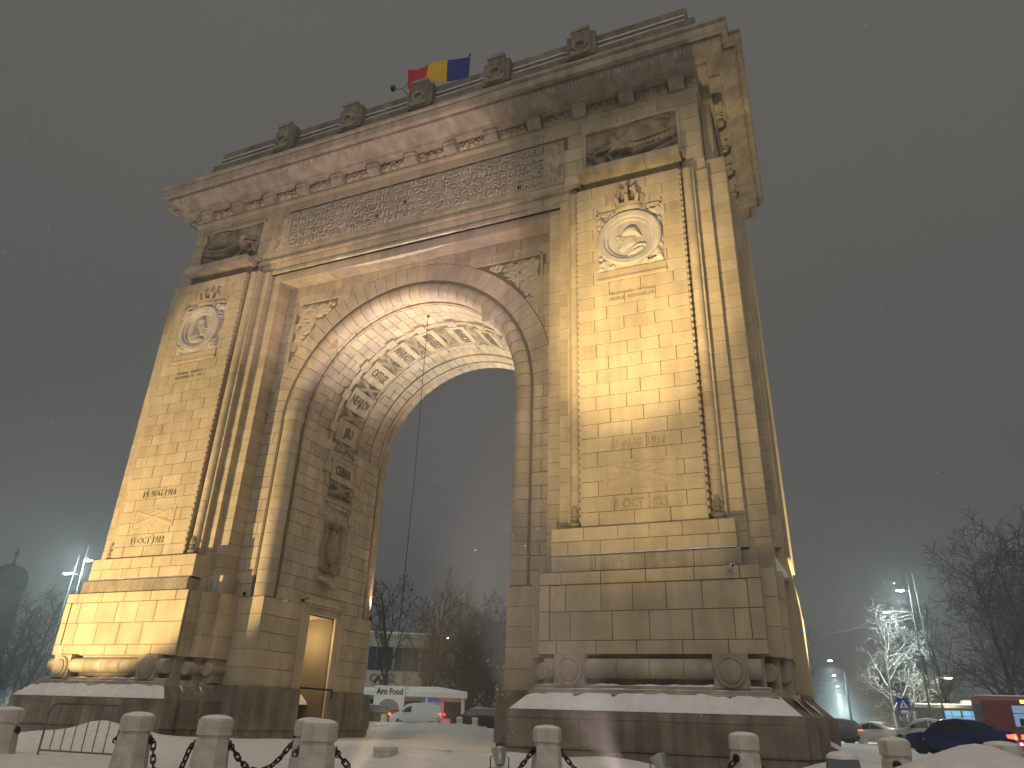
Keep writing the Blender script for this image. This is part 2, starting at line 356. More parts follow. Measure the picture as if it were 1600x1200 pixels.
for sx in (1, -1):
    pier = tag(bpy.data.objects.new('pier', None)); COL.objects.link(pier); pier.parent = arch
    X = lambda a: sx * a
    def rng(a, b): return (a, b) if sx > 0 else (-b, -a)
    # ---- plinth, stepped at its corners, with a weathered slope
    mb = MB()
    for (xa, xb, y) in ((5.88, 13.09, 6.0), (5.70, 13.30, 5.35), (5.5, 13.52, 4.75), (4.62, 13.2, 3.9), (6, 13.75, 3.1)):
        nb(mb, sx, xa + .05, xb - .05, y - .05, GROUND, -.025); nb(mb, sx, xa, xb, y, -.02, .84 if y != 3.9 else 1.36)
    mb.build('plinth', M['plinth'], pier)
    for sy in (1, -1):
        for (xa, xb, y) in ((5.88, 13.09, 6.0),):
            f = Fr((0, -y, 0), (1, 0, 0), (0, 0, 1)) if sy > 0 else Fr((0, y, 0), (-1, 0, 0), (0, 0, 1))
            a, b = rng(xa, xb)
            if sy < 0: a, b = -b, -a
            for p in courses(a, b, .0, .62, 1, 1.35) + courses(a, b, .64, .83, 1, 1.8):
                if sy > 0: big_stones.append((f, p, pier, M['plinth'], .012))
            for p in courses(a + .05, b - .05, GROUND, -.04, 1, 1.5): stone_mb(pfacing, Fr((0, -y + .05, 0), (1, 0, 0), (0, 0, 1)) if sy > 0 else Fr((0, y - .05, 0), (-1, 0, 0), (0, 0, 1)), p, .012)
    # inner plinth face towards the passage
    fi = Fr((X(4.62), 0, 0), (0, sx * -1.0, 0), (0, 0, 1)) if sx < 0 else Fr((X(4.62), 0, 0), (0, -1, 0), (0, 0, 1))
    for (ya, yb) in ((-3.9, -.86), (.86, 3.9)):
        for p in courses(ya, yb, -.02, 1.34, 2, 1.3): stone_mb(pfacing, fi, p, .012)
    # slope on the plinth and the two steps under the rolls
    mb = MB()
    for (xa, xb, ya, xc, xd, yc) in ((5.9, 13.05, 5.97, 6.35, 12.55, 5.68), (5.72, 13.27, 5.32, 6.1, 12.8, 5.1), (5.5, 13.48, 4.72, 5.9, 13.0, 4.5), (6, 13.72, 3.08, 6.2, 13.25, 2.95)):
        q = [(X(xa), -ya, .835), (X(xb), -ya, .835), (X(xb), ya, .835), (X(xa), ya, .835), (X(xc), -yc, 1.25), (X(xd), -yc, 1.25), (X(xd), yc, 1.25), (X(xc), yc, 1.25)]
        for Q in ([q] if ya > 5.9 or ya < 3.5 else [[(x, min(y, -.9), z) for x, y, z in q], [(x, max(y, .9), z) for x, y, z in q]]):
            mb.add(Q, [(3, 2, 1, 0), (4, 5, 6, 7), (0, 1, 5, 4), (1, 2, 6, 5), (2, 3, 7, 6), (3, 0, 4, 7)])
    mb.build('plinth_slope', M['plinth'], pier)
    mb = MB()
    for (dz, e) in ((1.245, .0), (1.345, .1)):
        for (xa, xb, y) in ((6.37, 12.53, 5.66), (6.12, 12.78, 5.08), (5.92, 12.98, 4.48), (6.2, 13.2, 2.9)):
            nb(mb, sx, xa + e, xb - e, y - e, dz, dz + .095)
    mb.build('step_moulding', M['trim'], pier)
    # ---- roll zone: core, rolls, scroll blocks with bosses
    mb = MB()
    for (xa, xb, y) in ((6.62, 12.28, 5.22), (6.33, 12.6, 4.6), (5.95, 12.85, 4.2)): nb(mb, sx, xa, xb, y, 1.40, 2.2)
    mb.build('roll_backing', M['trim'], pier)
    for sy in (-1, 1):
        mb = MB(); xs = [6.7, 7.0, 7.88, 8.7, 9.55, 10.4, 11.12, 11.93, 12.25]
        for a, b in zip(xs[:-1], xs[1:]):
            mb.lathe([(.232, a + .004), (.24, a + .012), (.24, b - .012), (.232, b - .004)], 20, (0, sy * 5.38, 1.86), 'x')
        if sx < 0: mb.v = [(-x, y, z) for x, y, z in mb.v]
        mb.build('roll_moulding', M['trim'], pier, smooth=True, angle=30)
        for xc in (7.44, 11.53):
            mb = MB(); mb.prism([(X(xc) - .42, 1.42), (X(xc) + .42, 1.42), (X(xc) + .40, 1.8), (X(xc) + .42, 2.2), (X(xc) - .42, 2.2), (X(xc) - .40, 1.8)], 'y', sy * 5.2, sy * 5.60)
            blk = mb.build('scroll_block', M['trim'], pier)
            mb = MB()
            mb.lathe([(.36, 0), (.36, .05), (.33, .09), (.29, .085), (.27, .07), (.26, .11), (.2, .16), (.1, .185), (.02, .19)], 28, (0, 0, 0), 'y')
            mb.v = [(x + X(xc), sy * (5.6 + y), z * 1.02 + 1.79) for x, y, z in mb.v]
            mb.build('boss', M['trim'], blk, smooth=True, angle=35)
    for (xc, y0) in ((12.33, 4.9), (12.62, 4.3)):
        mb = MB(); mb.lathe([(.20, -y0), (.225, -y0 + .03), (.225, y0 - .03), (.20, y0)], 20, (X(xc), 0, 1.82), 'y')
        mb.build('roll_moulding', M['trim'], pier, smooth=True, angle=30)
    for (xc, y0, sg) in ((6.45, 4.9, 1), (6.45, 4.9, -1), (6.1, 4.3, 1), (6.1, 4.3, -1)):
        mb = MB(); mb.lathe([(.20, .95 * sg), (.225, .98 * sg), (.225, sg * (y0 - .03)), (.20, sg * y0)], 20, (X(xc), 0, 1.82), 'y')
        mb.build('roll_moulding', M['trim'], pier, smooth=True, angle=30)
    # ---- pedestal with recessed panel
    for (xa, xb, y) in ((6.5, 12.44, 5.34), (6.15, 12.74, 4.75), (5.9, 12.9, 4.25)):
        nb(mortar, sx, xa, xb, y, 2.2, 4.37)
    mb = MB()
    for (xa, xb, y) in ((6.13, 12.77, 4.77), (5.88, 12.92, 4.27)):
        for k in range(3): nb(mb, sx, xa, xb, y, 2.19 + .73 * k, 2.19 + .73 * (k + 1) - .012)
    for k in range(4):                                        # pedestal flanks
        mb.box(X(6.48), X(12.46), -5.3, 5.3, 2.19 + k * .545, 2.19 + (k + 1) * .545 - .012)
    mb.build('pedestal_core', M['stone'], pier)
    for sy in (1, -1):
        f = front(-5.34) if sy > 0 else Fr((0, 5.34, 0), (-1, 0, 0), (0, 0, 1))
        a, b = rng(6.5, 12.44)
        if sy < 0: a, b = -b, -a
        i0, i1 = (a + .30, b - .34)
        fr_st = courses(a, b, 4.02, 4.36, 1, 1.15) + courses(a, b, 2.2, 2.55, 1, 1.05)
        for z0, z1 in ((2.55, 3.3), (3.3, 4.02)): fr_st += [[(a, z0), (i0, z0), (i0, z1), (a, z1)], [(i1, z0), (b, z0), (b, z1), (i1, z1)]]
        pan = courses(i0, i1, 2.55, 3.3, 1, 1.12) + courses(i0, i1, 3.3, 4.02, 1, .95)
        for p in fr_st: (big_stones.append((f, p, pier, M['stone'], .06)) if sy > 0 else stone_mb(facing, f, p, .06))
        for p in pan: (big_stones.append((f, p, pier, M['stone'], .02)) if sy > 0 else stone_mb(facing, f, p, .02))
    # ---- band and base courses above the pedestal
    mb = MB()
    for k in range(24):                                       # tooled band, a stack of vertical flutes in four blocks
        pass
    for (a, b) in ((6.8, 8.1), (8.11, 9.5), (9.51, 10.8), (10.81, 12.02)):
        mb.box(X(a), X(b), -5.24, 5.24, 4.38, 4.80)
        mb.add([(X(a), -5.24, 4.80), (X(b), -5.24, 4.80), (X(b), -5.14, 4.87), (X(a), -5.14, 4.87)], [(0, 1, 2, 3)])
        n = int((b - a) / .075)
        for i in range(n):
            x = a + (i + .5) * (b - a) / n; mb.box(X(x - .022), X(x + .022), -5.258, -5.23, 4.40, 4.78)
    mb.box(X(6.5), X(12.4), -4.7, 4.7, 4.37, 4.87); mb.box(X(6.1), X(12.7), -4.35, 4.35, 4.365, 5.0)
    mb.build('fluted_band', M['trim'], pier, recalc=True)
    for sy in (1, -1):
        f = front(-5.12) if sy > 0 else Fr((0, 5.12, 0), (-1, 0, 0), (0, 0, 1))
        a, b = rng(6.75, 11.95)
        if sy < 0: a, b = -b, -a
        for p in courses(a, b, 4.87, 5.66, 2, 1.0): (big_stones.append((f, p, pier, M['stone'], .03)) if sy > 0 else stone_mb(facing, f, p, .03))
    mortar.box(X(6.76), X(11.94), -5.11, 5.11, 4.85, 5.655)
    mb = MB(); mb.box(X(6.755), X(11.945), -5.115, 5.115, 4.87, 5.26); mb.box(X(6.755), X(11.945), -5.115, 5.115, 5.272, 5.65); mb.build('base_course', M['stone'], pier)
    # ---- shaft: stepped strips of course blocks
    slab_courses(6.29, 12.75, 4.20, 4.40, 18.1, 30, sx)
    slab_courses(6.78, 12.16, 4.45, 5.0, 18.2, 29, sx)
    slab_courses(7.12, 11.72, 4.68, 5.3, 18.2, 28, sx)
    # half-round strips with bead rows beside the panel
    for xc in (7.38, 11.49):
        n = 27
        for sy in (-1, 1):
            mb = MB()
            for k in range(n):
                z0 = 5.95 + k * (18.1 - 5.95) / n; z1 = z0 + (18.1 - 5.95) / n
                mb.lathe([(.165, z0 + .004), (.17, z0 + .012), (.17, z1 - .012), (.165, z1 - .004)], 14, (X(xc), sy * 4.68, 0))
            mb.build('half_round_moulding', M['stone'], pier, smooth=True, angle=30)
        for sy in (-1, 1):                                     # carved foot with a small finial
            mb = MB(); x = X(xc); y = sy * 4.82
            mb.lathe([(.26, 5.62), (.27, 5.70), (.2, 5.75), (.22, 5.86), (.13, 5.95)], 12, (x, sy * 4.72, 0))
            mb.lathe([(.10, 5.95), (.12, 6.02), (.07, 6.08), (.11, 6.2), (.09, 6.3), (.03, 6.42)], 10, (x, y, 0))
            mb.obox((x, y, 6.14), (1, 0, 0), (0, 1, 0), (0, 0, 1), .14, .04, .04)
            mb.build('moulding_foot', M['dark_relief'], pier, smooth=True, angle=30)
    for xc in (7.595, 11.275):
        n = 54
        for sy in (-1, 1):
            mb = MB()
            for k in range(n):
                z = 5.85 + k * (12.2 / n); mb.lathe([(.022, z), (.045, z + .05), (.045, z + .11), (.022, z + .16)], 6, (X(xc), sy * 4.94, 0))
            mb.build('bead_row', M['relief'], pier, smooth=True, kind='stuff')
    # ---- great ashlar panel
    mortar.box(X(7.62), X(11.24), -4.955, 4.955, 5.67, 18.05)
    mb = MB(); h = (18.05 - 5.67) / 27
    for k in range(27): mb.box(X(7.605), X(11.25), -4.94, 4.94, 5.67 + k * h + .006, 5.67 + (k + 1) * h - .006)
    mb.build('panel_edge', M['stone'], pier)
    for sy in (1, -1):
        f = front(-4.955) if sy > 0 else Fr((0, 4.955, 0), (-1, 0, 0), (0, 0, 1))
        a, b = rng(7.60, 11.255)
        if sy < 0: a, b = -b, -a
        for p in courses(a, b, 5.67, 18.05, 27, 1.02, .06):
            if sy > 0: big_stones.append((f, p, pier, M['stone'], .026))
            else: stone_mb(facing, f, p, .026)
    # ---- side buttress of the end elevation, rounded at its head
    mb = MB(); prof = [(X(12.4), .84), (X(13.12), .84), (X(13.12), 4.2), (X(13.10), 4.6), (X(13.04), 5.0), (X(12.95), 5.3), (X(12.90), 5.40), (X(12.4), 5.40)]
    mb.prism(prof, 'y', -2.75, 2.75); mb.build('end_buttress', M['stone'], pier)
    mb = MB(); mb.box(X(13.0), X(13.16), -2.2, 2.2, 1.2, 3.9); mb.build('buttress_panel', M['stone'], pier)
    mb = MB(); mb.prism([(X(12.7), 4.37), (X(13.05), 4.37), (X(13.0), 4.5), (X(12.76), 4.95)], 'y', -3.3, -2.76); mb.build('snow_drift', M['snow'], pier)
    mb = MB()
    for (x, y) in ((12.92, 2.9), (13.0, 2.3), (13.1, 1.6)):
        for k in range(26): mb.box(X(12.5), X(x), -y, y, 5.3 + k * .49, 5.3 + (k + 1) * .49 - .012)
    mb.build('end_pilaster', M['stone'], pier)
    for yy in (-2.2, 2.2):
        mb = MB(); mb.lathe([(.14, 5.3), (.14, 17.9)], 12, (X(12.8), yy, 0)); mb.build('end_half_round', M['stone'], pier, smooth=True)
    # ---- jamb of the passage with its doorway
    for (y0, y1, z0, z1) in ((-3.44, -.86, -.2, 4.36), (.86, 3.44, -.2, 4.36), (-.86, .86, 4.05, 4.36)):
        mortar.box(X(4.80), X(6.32), y0, y1, z0, z1)
    mortar.box(X(4.82), X(6.32), -3.3, 3.3, 4.3, ZS)
    fj = Fr((X(4.79), 0, 0), (0, 1, 0), (0, 0, 1)) if sx < 0 else Fr((X(4.79), 0, 0), (0, -1, 0), (0, 0, 1))
    for p in courses(-3.46, -.86, 1.36, 4.35, 5, 1.0) + courses(.86, 3.46, 1.36, 4.35, 5, 1.0): stone_mb(facing, fj, p, .05)
    for p in courses(-2.85, 2.85, 4.35, ZS, 14, .95): stone_mb(vfacing, Fr(fj.o - fj.n * .02, fj.u, fj.v), p, .03)
    # jamb base block fronts
    for sy in (-1, 1):
        for k in range(5):
            mb = MB(); mb.box(X(4.752), X(6.3), sy * 3.56, sy * 2.2, 1.36 + k * .6, 1.36 + (k + 1) * .6 - .012); mb.build('jamb_stone', M['stone'], pier)
    # doorway: frame, stepped head, lining, bronze leaf folded back
    dr = tag(bpy.data.objects.new('doorway', None)); COL.objects.link(dr); dr.parent = pier
    mb = MB(); x0, x1 = X(4.70), X(4.84)
    for s in (-1, 1):
        mb.box(x0, x1, s * .86, s * 1.12, -.2, 4.1); mb.box(X(4.66), x1, s * 1.12, s * 1.38, 1.36, 4.62)
    mb.box(x0, x1, -1.12, 1.12, 4.1, 4.34); mb.box(X(4.62), x1, -1.3, 1.3, 4.34, 4.46); mb.box(X(4.56), x1, -1.38, 1.38, 4.46, 4.56); mb.box(X(4.66), x1, -1.5, 1.5, 4.56, 4.72)
    mb.build('door_frame', M['stone'], dr)
    mb = MB()
    for k in range(7): mb.box(X(6.2), X(6.3), -1.0, 1.0, -.3 + k * .64, -.3 + (k + 1) * .64 - .012)
    for s in (-1, 1):
        for k in range(7): mb.box(X(4.86), X(6.25), s * .9, s * 1.1, -.3 + k * .64, -.3 + (k + 1) * .64 - .012)
    mb.box(X(4.8), X(6.3), -1.1, 1.1, 4.06, 4.2); mb.build('door_lining', M['stone'], dr)
    mb = MB(); mb.tube([(X(4.64), -.9, 1.42), (X(4.64), .95, 1.42), (X(4.58), 1.05, 1.42), (X(4.58), 1.05, 1.1)], .035, 8); mb.build('door_rail', M['iron'], dr)
    for (z, c) in ((3.6, 0),): lamp('doorway_light', 'POINT', (X(5.6), -.1, 3.3), 130, (1.0, .72, .36), size=.12)
    # torus column of the arch on the jambs, front and back
    for sy in (-1, 1):
        mb = MB(); n = 15
        for k in range(n):
            z0 = 4.37 + k * (ZS - 4.37) / n; z1 = 4.37 + (k + 1) * (ZS - 4.37) / n
            mb.lathe([(.35, z0 + .004), (.36, z0 + .014), (.36, z1 - .014), (.35, z1 - .004)], 20, (X(5.08), sy * 3.25, 0))
        mb.build('jamb_torus', M['vault'], pier, smooth=True, angle=30)
        mb = MB(); mb.box(X(5.38), X(6.3), sy * 3.50, sy * 2.8, 4.37, ZS); mb.box(X(4.86), X(5.5), sy * 2.88, sy * 2.76, 4.36, ZS); mb.build('jamb_backing', M['mortar'], pier)
    f = front(-3.48)
    for p in courses(*rng(5.47, 6.29), 4.37, ZS, 15, .62): stone_mb(vfacing, f, p, .03)
    lamp('jamb_uplight', 'SPOT', (X(5.56), -3.70, 4.48), 420, (1.0, .62, .46), (X(5.36), -3.52, 9), 40, .9, .05) if sx < 0 else None
    lamp('jamb_uplight_rear', 'SPOT', (X(4.60), 3.36, 4.50), 700, (1.0, .60, .42), (X(4.66), 3.28, 11.5), 46, .9, .05) if sx < 0 else None
    for sy in ((-1, 1) if sx < 0 else ()):
        t = MB(); t.lathe([(.05, 4.37), (.06, 4.40), (.06, 4.47), (.075, 4.48), (.05, 4.49)], 10, (X(5.56 if sy < 0 else 4.66), -3.70 if sy < 0 else 3.36, 0)); t.build('uplighter', M['iron'], pier, smooth=True)

# ---- the stones that show largest are parts of their own, the rest stays joined
big_stones.sort(key=lambda s: -area(s[1]) * (1.25 if s[2] else 1))
for k, (f, p, par, m, d) in enumerate(big_stones):
    if k < 298: stone_obj(f, p, par, m, d)
    else: stone_mb(pfacing if m is M['plinth'] else facing, f, p, d)

# ---------------------------------------------------------------- vault, ring, spandrels
def ring_pt(rad, a): return (rad * math.cos(a), ZS + rad * math.sin(a))
mb = MB(); N = 64
for i in range(N):                                            # body of the arch wall above the springing
    a0, a1 = math.pi * i / N, math.pi * (i + 1) / N
    def outer(a):
        c, s = math.cos(a), math.sin(a); t = min(6.30 / max(abs(c), 1e-6), 6.44 / max(s, 1e-6)); return (t * c, ZS + t * s)
    q = [ring_pt(5.02, a0), outer(a0), outer(a1), ring_pt(5.02, a1)]
    mb.add([(x, -3.48, z) for x, z in q] + [(x, 3.48, z) for x, z in q], [(0, 1, 2, 3), (7, 6, 5, 4), (0, 3, 7, 4)])
for s in (-1, 1): mb.add([outer(math.pi / 4)[0:1] and (s * 6.30, -3.48, ZS), (s * 6.30, -3.48, 17.69), (s * 6.30, 3.48, 17.69), (s * 6.30, 3.48, ZS)], [(0, 1, 2, 3)])
mb.build('arch_core', M['mortar'], arch, recalc=False)
f = front(-3.48)
KV = 37
for i in range(KV):                                           # voussoirs
    a0, a1 = math.pi * i / KV, math.pi * (i + 1) / KV; ro = 6.24
    ro = min(ro, 6.27 / max(abs(math.cos((a0 + a1) / 2)), .001))
    p = [ring_pt(5.47, a0), (ro * math.cos(a0), ZS + ro * math.sin(a0)), (ro * math.cos(a1), ZS + ro * math.sin(a1)), ring_pt(5.47, a1)]
    k = .5 if i % 3 else .35
    stone_obj(f, p, arch, M['vault'], .035, 'voussoir')
    p2 = [(-x, z) for x, z in p][::-1]; stone_mb(vfacing, Fr((0, 3.49, 0), (-1, 0, 0), (0, 0, 1)), p2, .05)
for fr_, d in ((f, 1), (Fr((0, 3.49, 0), (-1, 0, 0), (0, 0, 1)), 0)):   # wall stones round the ring
    for p in courses(-6.29, 6.29, ZS, 17.69, 14, .95):
        if max(math.hypot(x, z - ZS) for x, z in p) < 6.3: continue
        cu = sum(q[0] for q in p) / 4; cz = sum(q[1] for q in p) / 4
        if 3.3 < abs(cu) < 5.72 and 14.2 < cz < 16.75 and math.hypot(cu, cz - ZS) > 6.0: continue
        p = clip_circle(p, 0, ZS, 6.24)
        if len(p) > 2 and area(p) > .04: stone_mb(vfacing, fr_, p, .03)
# torus of the arch, thin fillets, banded vault
def arc_tube(rad, y, r, n, seg=34, nn=16):
    m = MB()
    for i in range(seg):
        a0, a1 = math.pi * i / seg + .002, math.pi * (i + 1) / seg - .002; pts = []; rr = []
        for t in np.linspace(0, 1, 4):
            a = a0 + (a1 - a0) * t; x, z = ring_pt(rad, a); pts.append((x, y, z)); rr.append(r if 0 < t < 1 else r - .008)
        rings = []
        for (x, yy, z), q, a in zip(pts, rr, [a0 + (a1 - a0) * t for t in np.linspace(0, 1, 4)]):
            er = (math.cos(a), 0, math.sin(a))
            rings += [(x + er[0] * q * math.cos(b), yy + q * math.sin(b), z + er[2] * q * math.cos(b)) for b in [2 * math.pi * j / nn for j in range(nn)]]
        m.add(rings, [(k * nn + j, k * nn + (j + 1) % nn, (k + 1) * nn + (j + 1) % nn, (k + 1) * nn + j) for k in range(3) for j in range(nn)])
    return m
for sy in (-1, 1): arc_tube(5.08, sy * 3.25, .36, 16).build('arch_torus', M['vault'], arch, smooth=True, angle=30)
def vault_stone(y0, y1, a0, a1, rad, mbx, th=.03, g=.009):
    da = g / rad
    def P(y, a, r): x, z = ring_pt(r, a); return (x, y, z)
    A = [(y0 + g, a0 + da), (y1 - g, a0 + da), (y1 - g, a1 - da), (y0 + g, a1 - da)]
    c = .012; B = [(y0 + g + c, a0 + da + c / rad), (y1 - g - c, a0 + da + c / rad), (y1 - g - c, a1 - da - c / rad), (y0 + g + c, a1 - da - c / rad)]
    vs = [P(y, a, rad + .05) for y, a in A] + [P(y, a, rad + .012) for y, a in A] + [P(y, a, rad) for y, a in B]
    mbx.add(vs, [(8, 9, 10, 11)[::-1]] + [q[::-1] for i in range(4) for q in ((4 + i, 4 + (i + 1) % 4, 8 + (i + 1) % 4, 8 + i), (i, (i + 1) % 4, 4 + (i + 1) % 4, 4 + i))])
def vault_band(y0, y1, rad, nseg, ydiv=1, L=None):
    for i in range(nseg):
        ys = [y0 + (y1 - y0) * k / ydiv for k in range(ydiv + 1)]
        if ydiv > 1 and i % 2: ys = [y0] + [y0 + (y1 - y0) * (k + .5) / ydiv for k in range(ydiv)] + [y1]
        for ya, yb in zip(ys[:-1], ys[1:]): vault_stone(ya, yb, math.pi * i / nseg, math.pi * (i + 1) / nseg, rad, vfacing)
for s in (-1, 1):
    a, b = sorted((s * 2.86, s * 2.76)); vault_band(a, b, 4.76, 40)
    a, b = sorted((s * 2.72, s * 2.08)); vault_band(a, b, 4.79, 38)
vault_band(-2.06, 2.06, 4.87, 38, 5)
for s in (-1, 1):                                             # edge fillets of the bands
    for (yc, w, rad, d) in ((2.07, .03, 4.77, .12), (2.75, .03, 4.73, .12)):
        n = 60; mb = MB()
        for i in range(n):
            a0, a1 = math.pi * i / n, math.pi * (i + 1) / n; v = []
            for (yy, r) in ((s * yc - w, rad + d), (s * yc - w, rad), (s * yc + w, rad), (s * yc + w, rad + d)):
                for a in (a0, a1): x, z = ring_pt(r, a); v.append((x, yy, z))
            mb.add(v, [(0, 1, 3, 2), (2, 3, 5, 4), (4, 5, 7, 6)])
        mb.build('vault_fillet', M['vault'], arch, recalc=False)
    a, b = sorted((s * 3.15, s * 2.83)); vault_band(a, b, 4.84, 40)
# inscribed plaques and trophies round the vault, continued down the jambs
class ArcFr(Fr):
    def __init__(s, ang, rad):                                # u = +y (left) or -y, v = up along the vault, n = inwards
        c, q = math.cos(ang), math.sin(ang); s.n = Vector((-c, 0, -q)); s.o = Vector((rad * c, 0, ZS + rad * q))
        s.u = Vector((0, 1, 0)) if c < .15 else Vector((0, -1, 0)); s.v = s.n.cross(s.u)
names = {64: 'ARGESUL', 82: 'VRANCEA', 100: 'MARASESTI', 118: 'MARASTI', 136: 'OITUZ', 154: 'NEAJLOV', 172: 'JIU'}
def plaque(fr, body, parent):
    pl = tag(bpy.data.objects.new('plaque', None)); COL.objects.link(pl); pl.parent = parent
    m = MB(); W, H = .84, .48
    def bx(a0, a1, b0, b1, c0, c1, mm):
        P = [fr.p(a, b, c) for c in (c0, c1) for a, b in ((a0, b0), (a1, b0), (a1, b1), (a0, b1))]
        mm.add(P, [(3, 2, 1, 0), (4, 5, 6, 7), (0, 1, 5, 4), (1, 2, 6, 5), (2, 3, 7, 6), (3, 0, 4, 7)])
    bx(-W, W, -H, H, -.1, .11, m)
    for a0, a1, b0, b1 in ((-W, W, H - .07, H), (-W, W, -H, -H + .07), (-W, -W + .07, -H + .07, H - .07), (W - .07, W, -H + .07, H - .07)): bx(a0, a1, b0, b1, .11, .14, m)
    m.build('slab', M['relief'], pl)
    put_text('lettering', text_mesh(body, .58, .03, 'lettering', M['dark_ink'], min(1.3, .22 * len(body)), .016), fr, 0, -.0, .118, pl)
    m = MB()
    for s in (-1, 1):
        bx(s * 1.10 - .22, s * 1.10 + .22, -.22, .22, -.1, .13, m); bx(s * 1.06 - .1, s * 1.06 + .1, -.72, .72, -.1, .09, m)
    build_each(m, 'ear', M['vault'], pl, 2)
def trophy(fr, parent, seed):
    w, h = 1.6, .60; g = Fr(fr.p(-w / 2, -h / 2, .0), fr.u, fr.v); g.n = fr.n
    S = [('s', [(.1, .06), (w - .12, h - .06)], .12, .1, .17), ('s', [(.15, h - .08), (w - .1, .08)], .11, .08, .16)] + foliage(w, h, .12, seed, 60)
    relief('trophy_carving', g, w, h, .035, S, M['dark_relief'], parent, .012)  # dark tone puts the shade of the gaps into the colour
for a, nm in names.items(): plaque(ArcFr(R(a), 4.86), nm, arch)
for k, a in enumerate(range(55, 182, 18)): trophy(ArcFr(R(a), 4.86), arch, k)
class JFr(Fr): pass
for sx in (-1, 1):
    for z, nm in ((10.05, 'CERNA'),):
        fj = Fr((sx * 4.79, 0, z), (0, -sx, 0), (0, 0, 1)); plaque(fj, nm if sx < 0 else 'DOBROGEA', arch)
    for z in (9.22,): trophy(Fr((sx * 4.79, 0, z), (0, -sx, 0), (0, 0, 1)), arch, 50 + int(sx))
    mb = MB()                                                 # little cornice over the coat of arms and side fillets
    mb.box(sx * 4.65, sx * 4.90, -.9, .9, 8.62, 8.76); mb.box(sx * 4.70, sx * 4.90, -.78, .78, 8.46, 8.62)
    for s in (-1, 1):
        mb.box(sx * 4.73, sx * 4.90, s * .92, s * 1.2, 6.6, 7.6); mb.box(sx * 4.75, sx * 4.90, s * .98, s * 1.08, 7.6, 10.9); mb.box(sx * 4.71, sx * 4.90, s * .85, s * 1.22, 8.0, 8.4)
        mb.box(sx * 4.77, sx * 4.90, s * 1.5, s * 1.58, 5.6, 11.2)
    build_each(mb, 'jamb_fillet', M['vault'], arch)
    fj = Fr((sx * 4.79, -sx * -.85 if sx > 0 else -.85, 5.55), (0, -sx, 0), (0, 0, 1))
    w, h = 1.7, 2.85; c = w / 2
    S = [('p', [(c - .38, 1.9), (c - .42, 1.0), (c - .2, .6), (c, .5), (c + .2, .6), (c + .42, 1.0), (c + .38, 1.9)], .16, .12), ('o', c, 2.2, .3, .2, .16), ('s', [(c, 2.3), (c, 2.6)], .07, .04, .14),
         ('s', [(c - .55, .5), (c - .62, 1.1), (c - .5, 1.7), (c - .62, 2.1)], .13, .1, .15), ('o', c - .55, 2.2, .13, .15, .17), ('s', [(c + .55, .5), (c + .62, 1.1), (c + .5, 1.7), (c + .62, 2.1)], .13, .1, .15), ('o', c + .55, 2.2, .13, .15, .17),
         ('s', [(c - .62, .42), (c - .3, .28), (c, .35), (c + .3, .24), (c + .62, .4)], .12, .1, .13), ('o', c, 1.3, .2, .28, .2)] + foliage(w, h, .1, 5, 50, lambda u, v: abs(u - c) < .7 and .3 < v < 2.4)
    relief('coat_of_arms', fj, w, h, .045, S, M['dark_relief'], arch, .0)
    mb = MB(); mb.tube([(sx * 4.68, -.75, 5.50), (sx * 4.60, -.3, 5.42), (sx * 4.58, .1, 5.22), (sx * 4.64, .55, 5.2)], [.05, .11, .12, .05], 8); mb.build('ribbon', M['relief'], arch, smooth=True)
# spandrels: triangular sunk fields with foliage
for s in (-1, 1):
    w, h = 2.35, 2.5; g = Fr((s * 3.30 if s > 0 else -5.65, -3.46, 14.25), (1, 0, 0), (0, 0, 1))
    def ok(u, v, s=s, m=.12):
        x = (3.30 + u) if s > 0 else (-5.65 + u); z = 14.25 + v
        return math.hypot(x, z - ZS) > 6.27 + m and .1 < u < w - .1 and v < h - .1
    S = foliage(w, h, .07, 20 + s, 420, ok)
    cx = (w - .62) if s > 0 else .62
    S += [('s', spiral(cx, h - .62, .42, 1.6, 0), .07, .05, .09), ('o', cx, h - .62, .16, .16, .11)]
    relief('spandrel_carving', g, w, h, .04, S, M['relief'], arch, .012)
    m = MB(); xo = s * 5.72; xi = s * 3.2
    m.box(xo - .05, xo + .05, -3.535, -3.46, 14.0, 16.86); m.box(xi, xo, -3.535, -3.46, 16.76, 16.86); build_each(m, 'spandrel_frame', M['vault'], arch)

# ---------------------------------------------------------------- lintel, frieze
mb = MB()
for k in range(10):
    a = -6.29 + k * 1.258; mb.box(a + .006, a + 1.252, -4.2, 4.2, 17.69, 18.10)
build_each(mb, 'lintel_stone', M['vault'], arch)
mb = MB(); mb.box(-6.84, 6.84, -4.40, 4.40, 18.10, 18.22); mb.box(-7.3, 7.3, -4.36, 4.36, 18.225, 18.30); mb.box(-7.6, 7.6, -4.44, 4.44, 18.74, 18.84); build_each(mb, 'lintel_moulding', M['trim'], arch)
mortar.box(-12.0, 12.0, -4.29, 4.29, 18.1, 22.2); mortar.box(-12.4, 12.4, -3.6, 3.6, 18.1, 22.2)
for fr_ in (front(-4.29), Fr((0, 4.29, 0), (-1, 0, 0), (0, 0, 1))):
    for p in courses(-7.4, 7.4, 18.3, 18.74, 1, 1.25) + courses(-12.04, 12.04, 18.84, 22.15, 5, 1.4):
        u = sum(q[0] for q in p) / 4; v = sum(q[1] for q in p) / 4
        if abs(u) < 6.3 and 19.4 < v < 21.2: continue
        stone_mb(facing, fr_, p, .03)
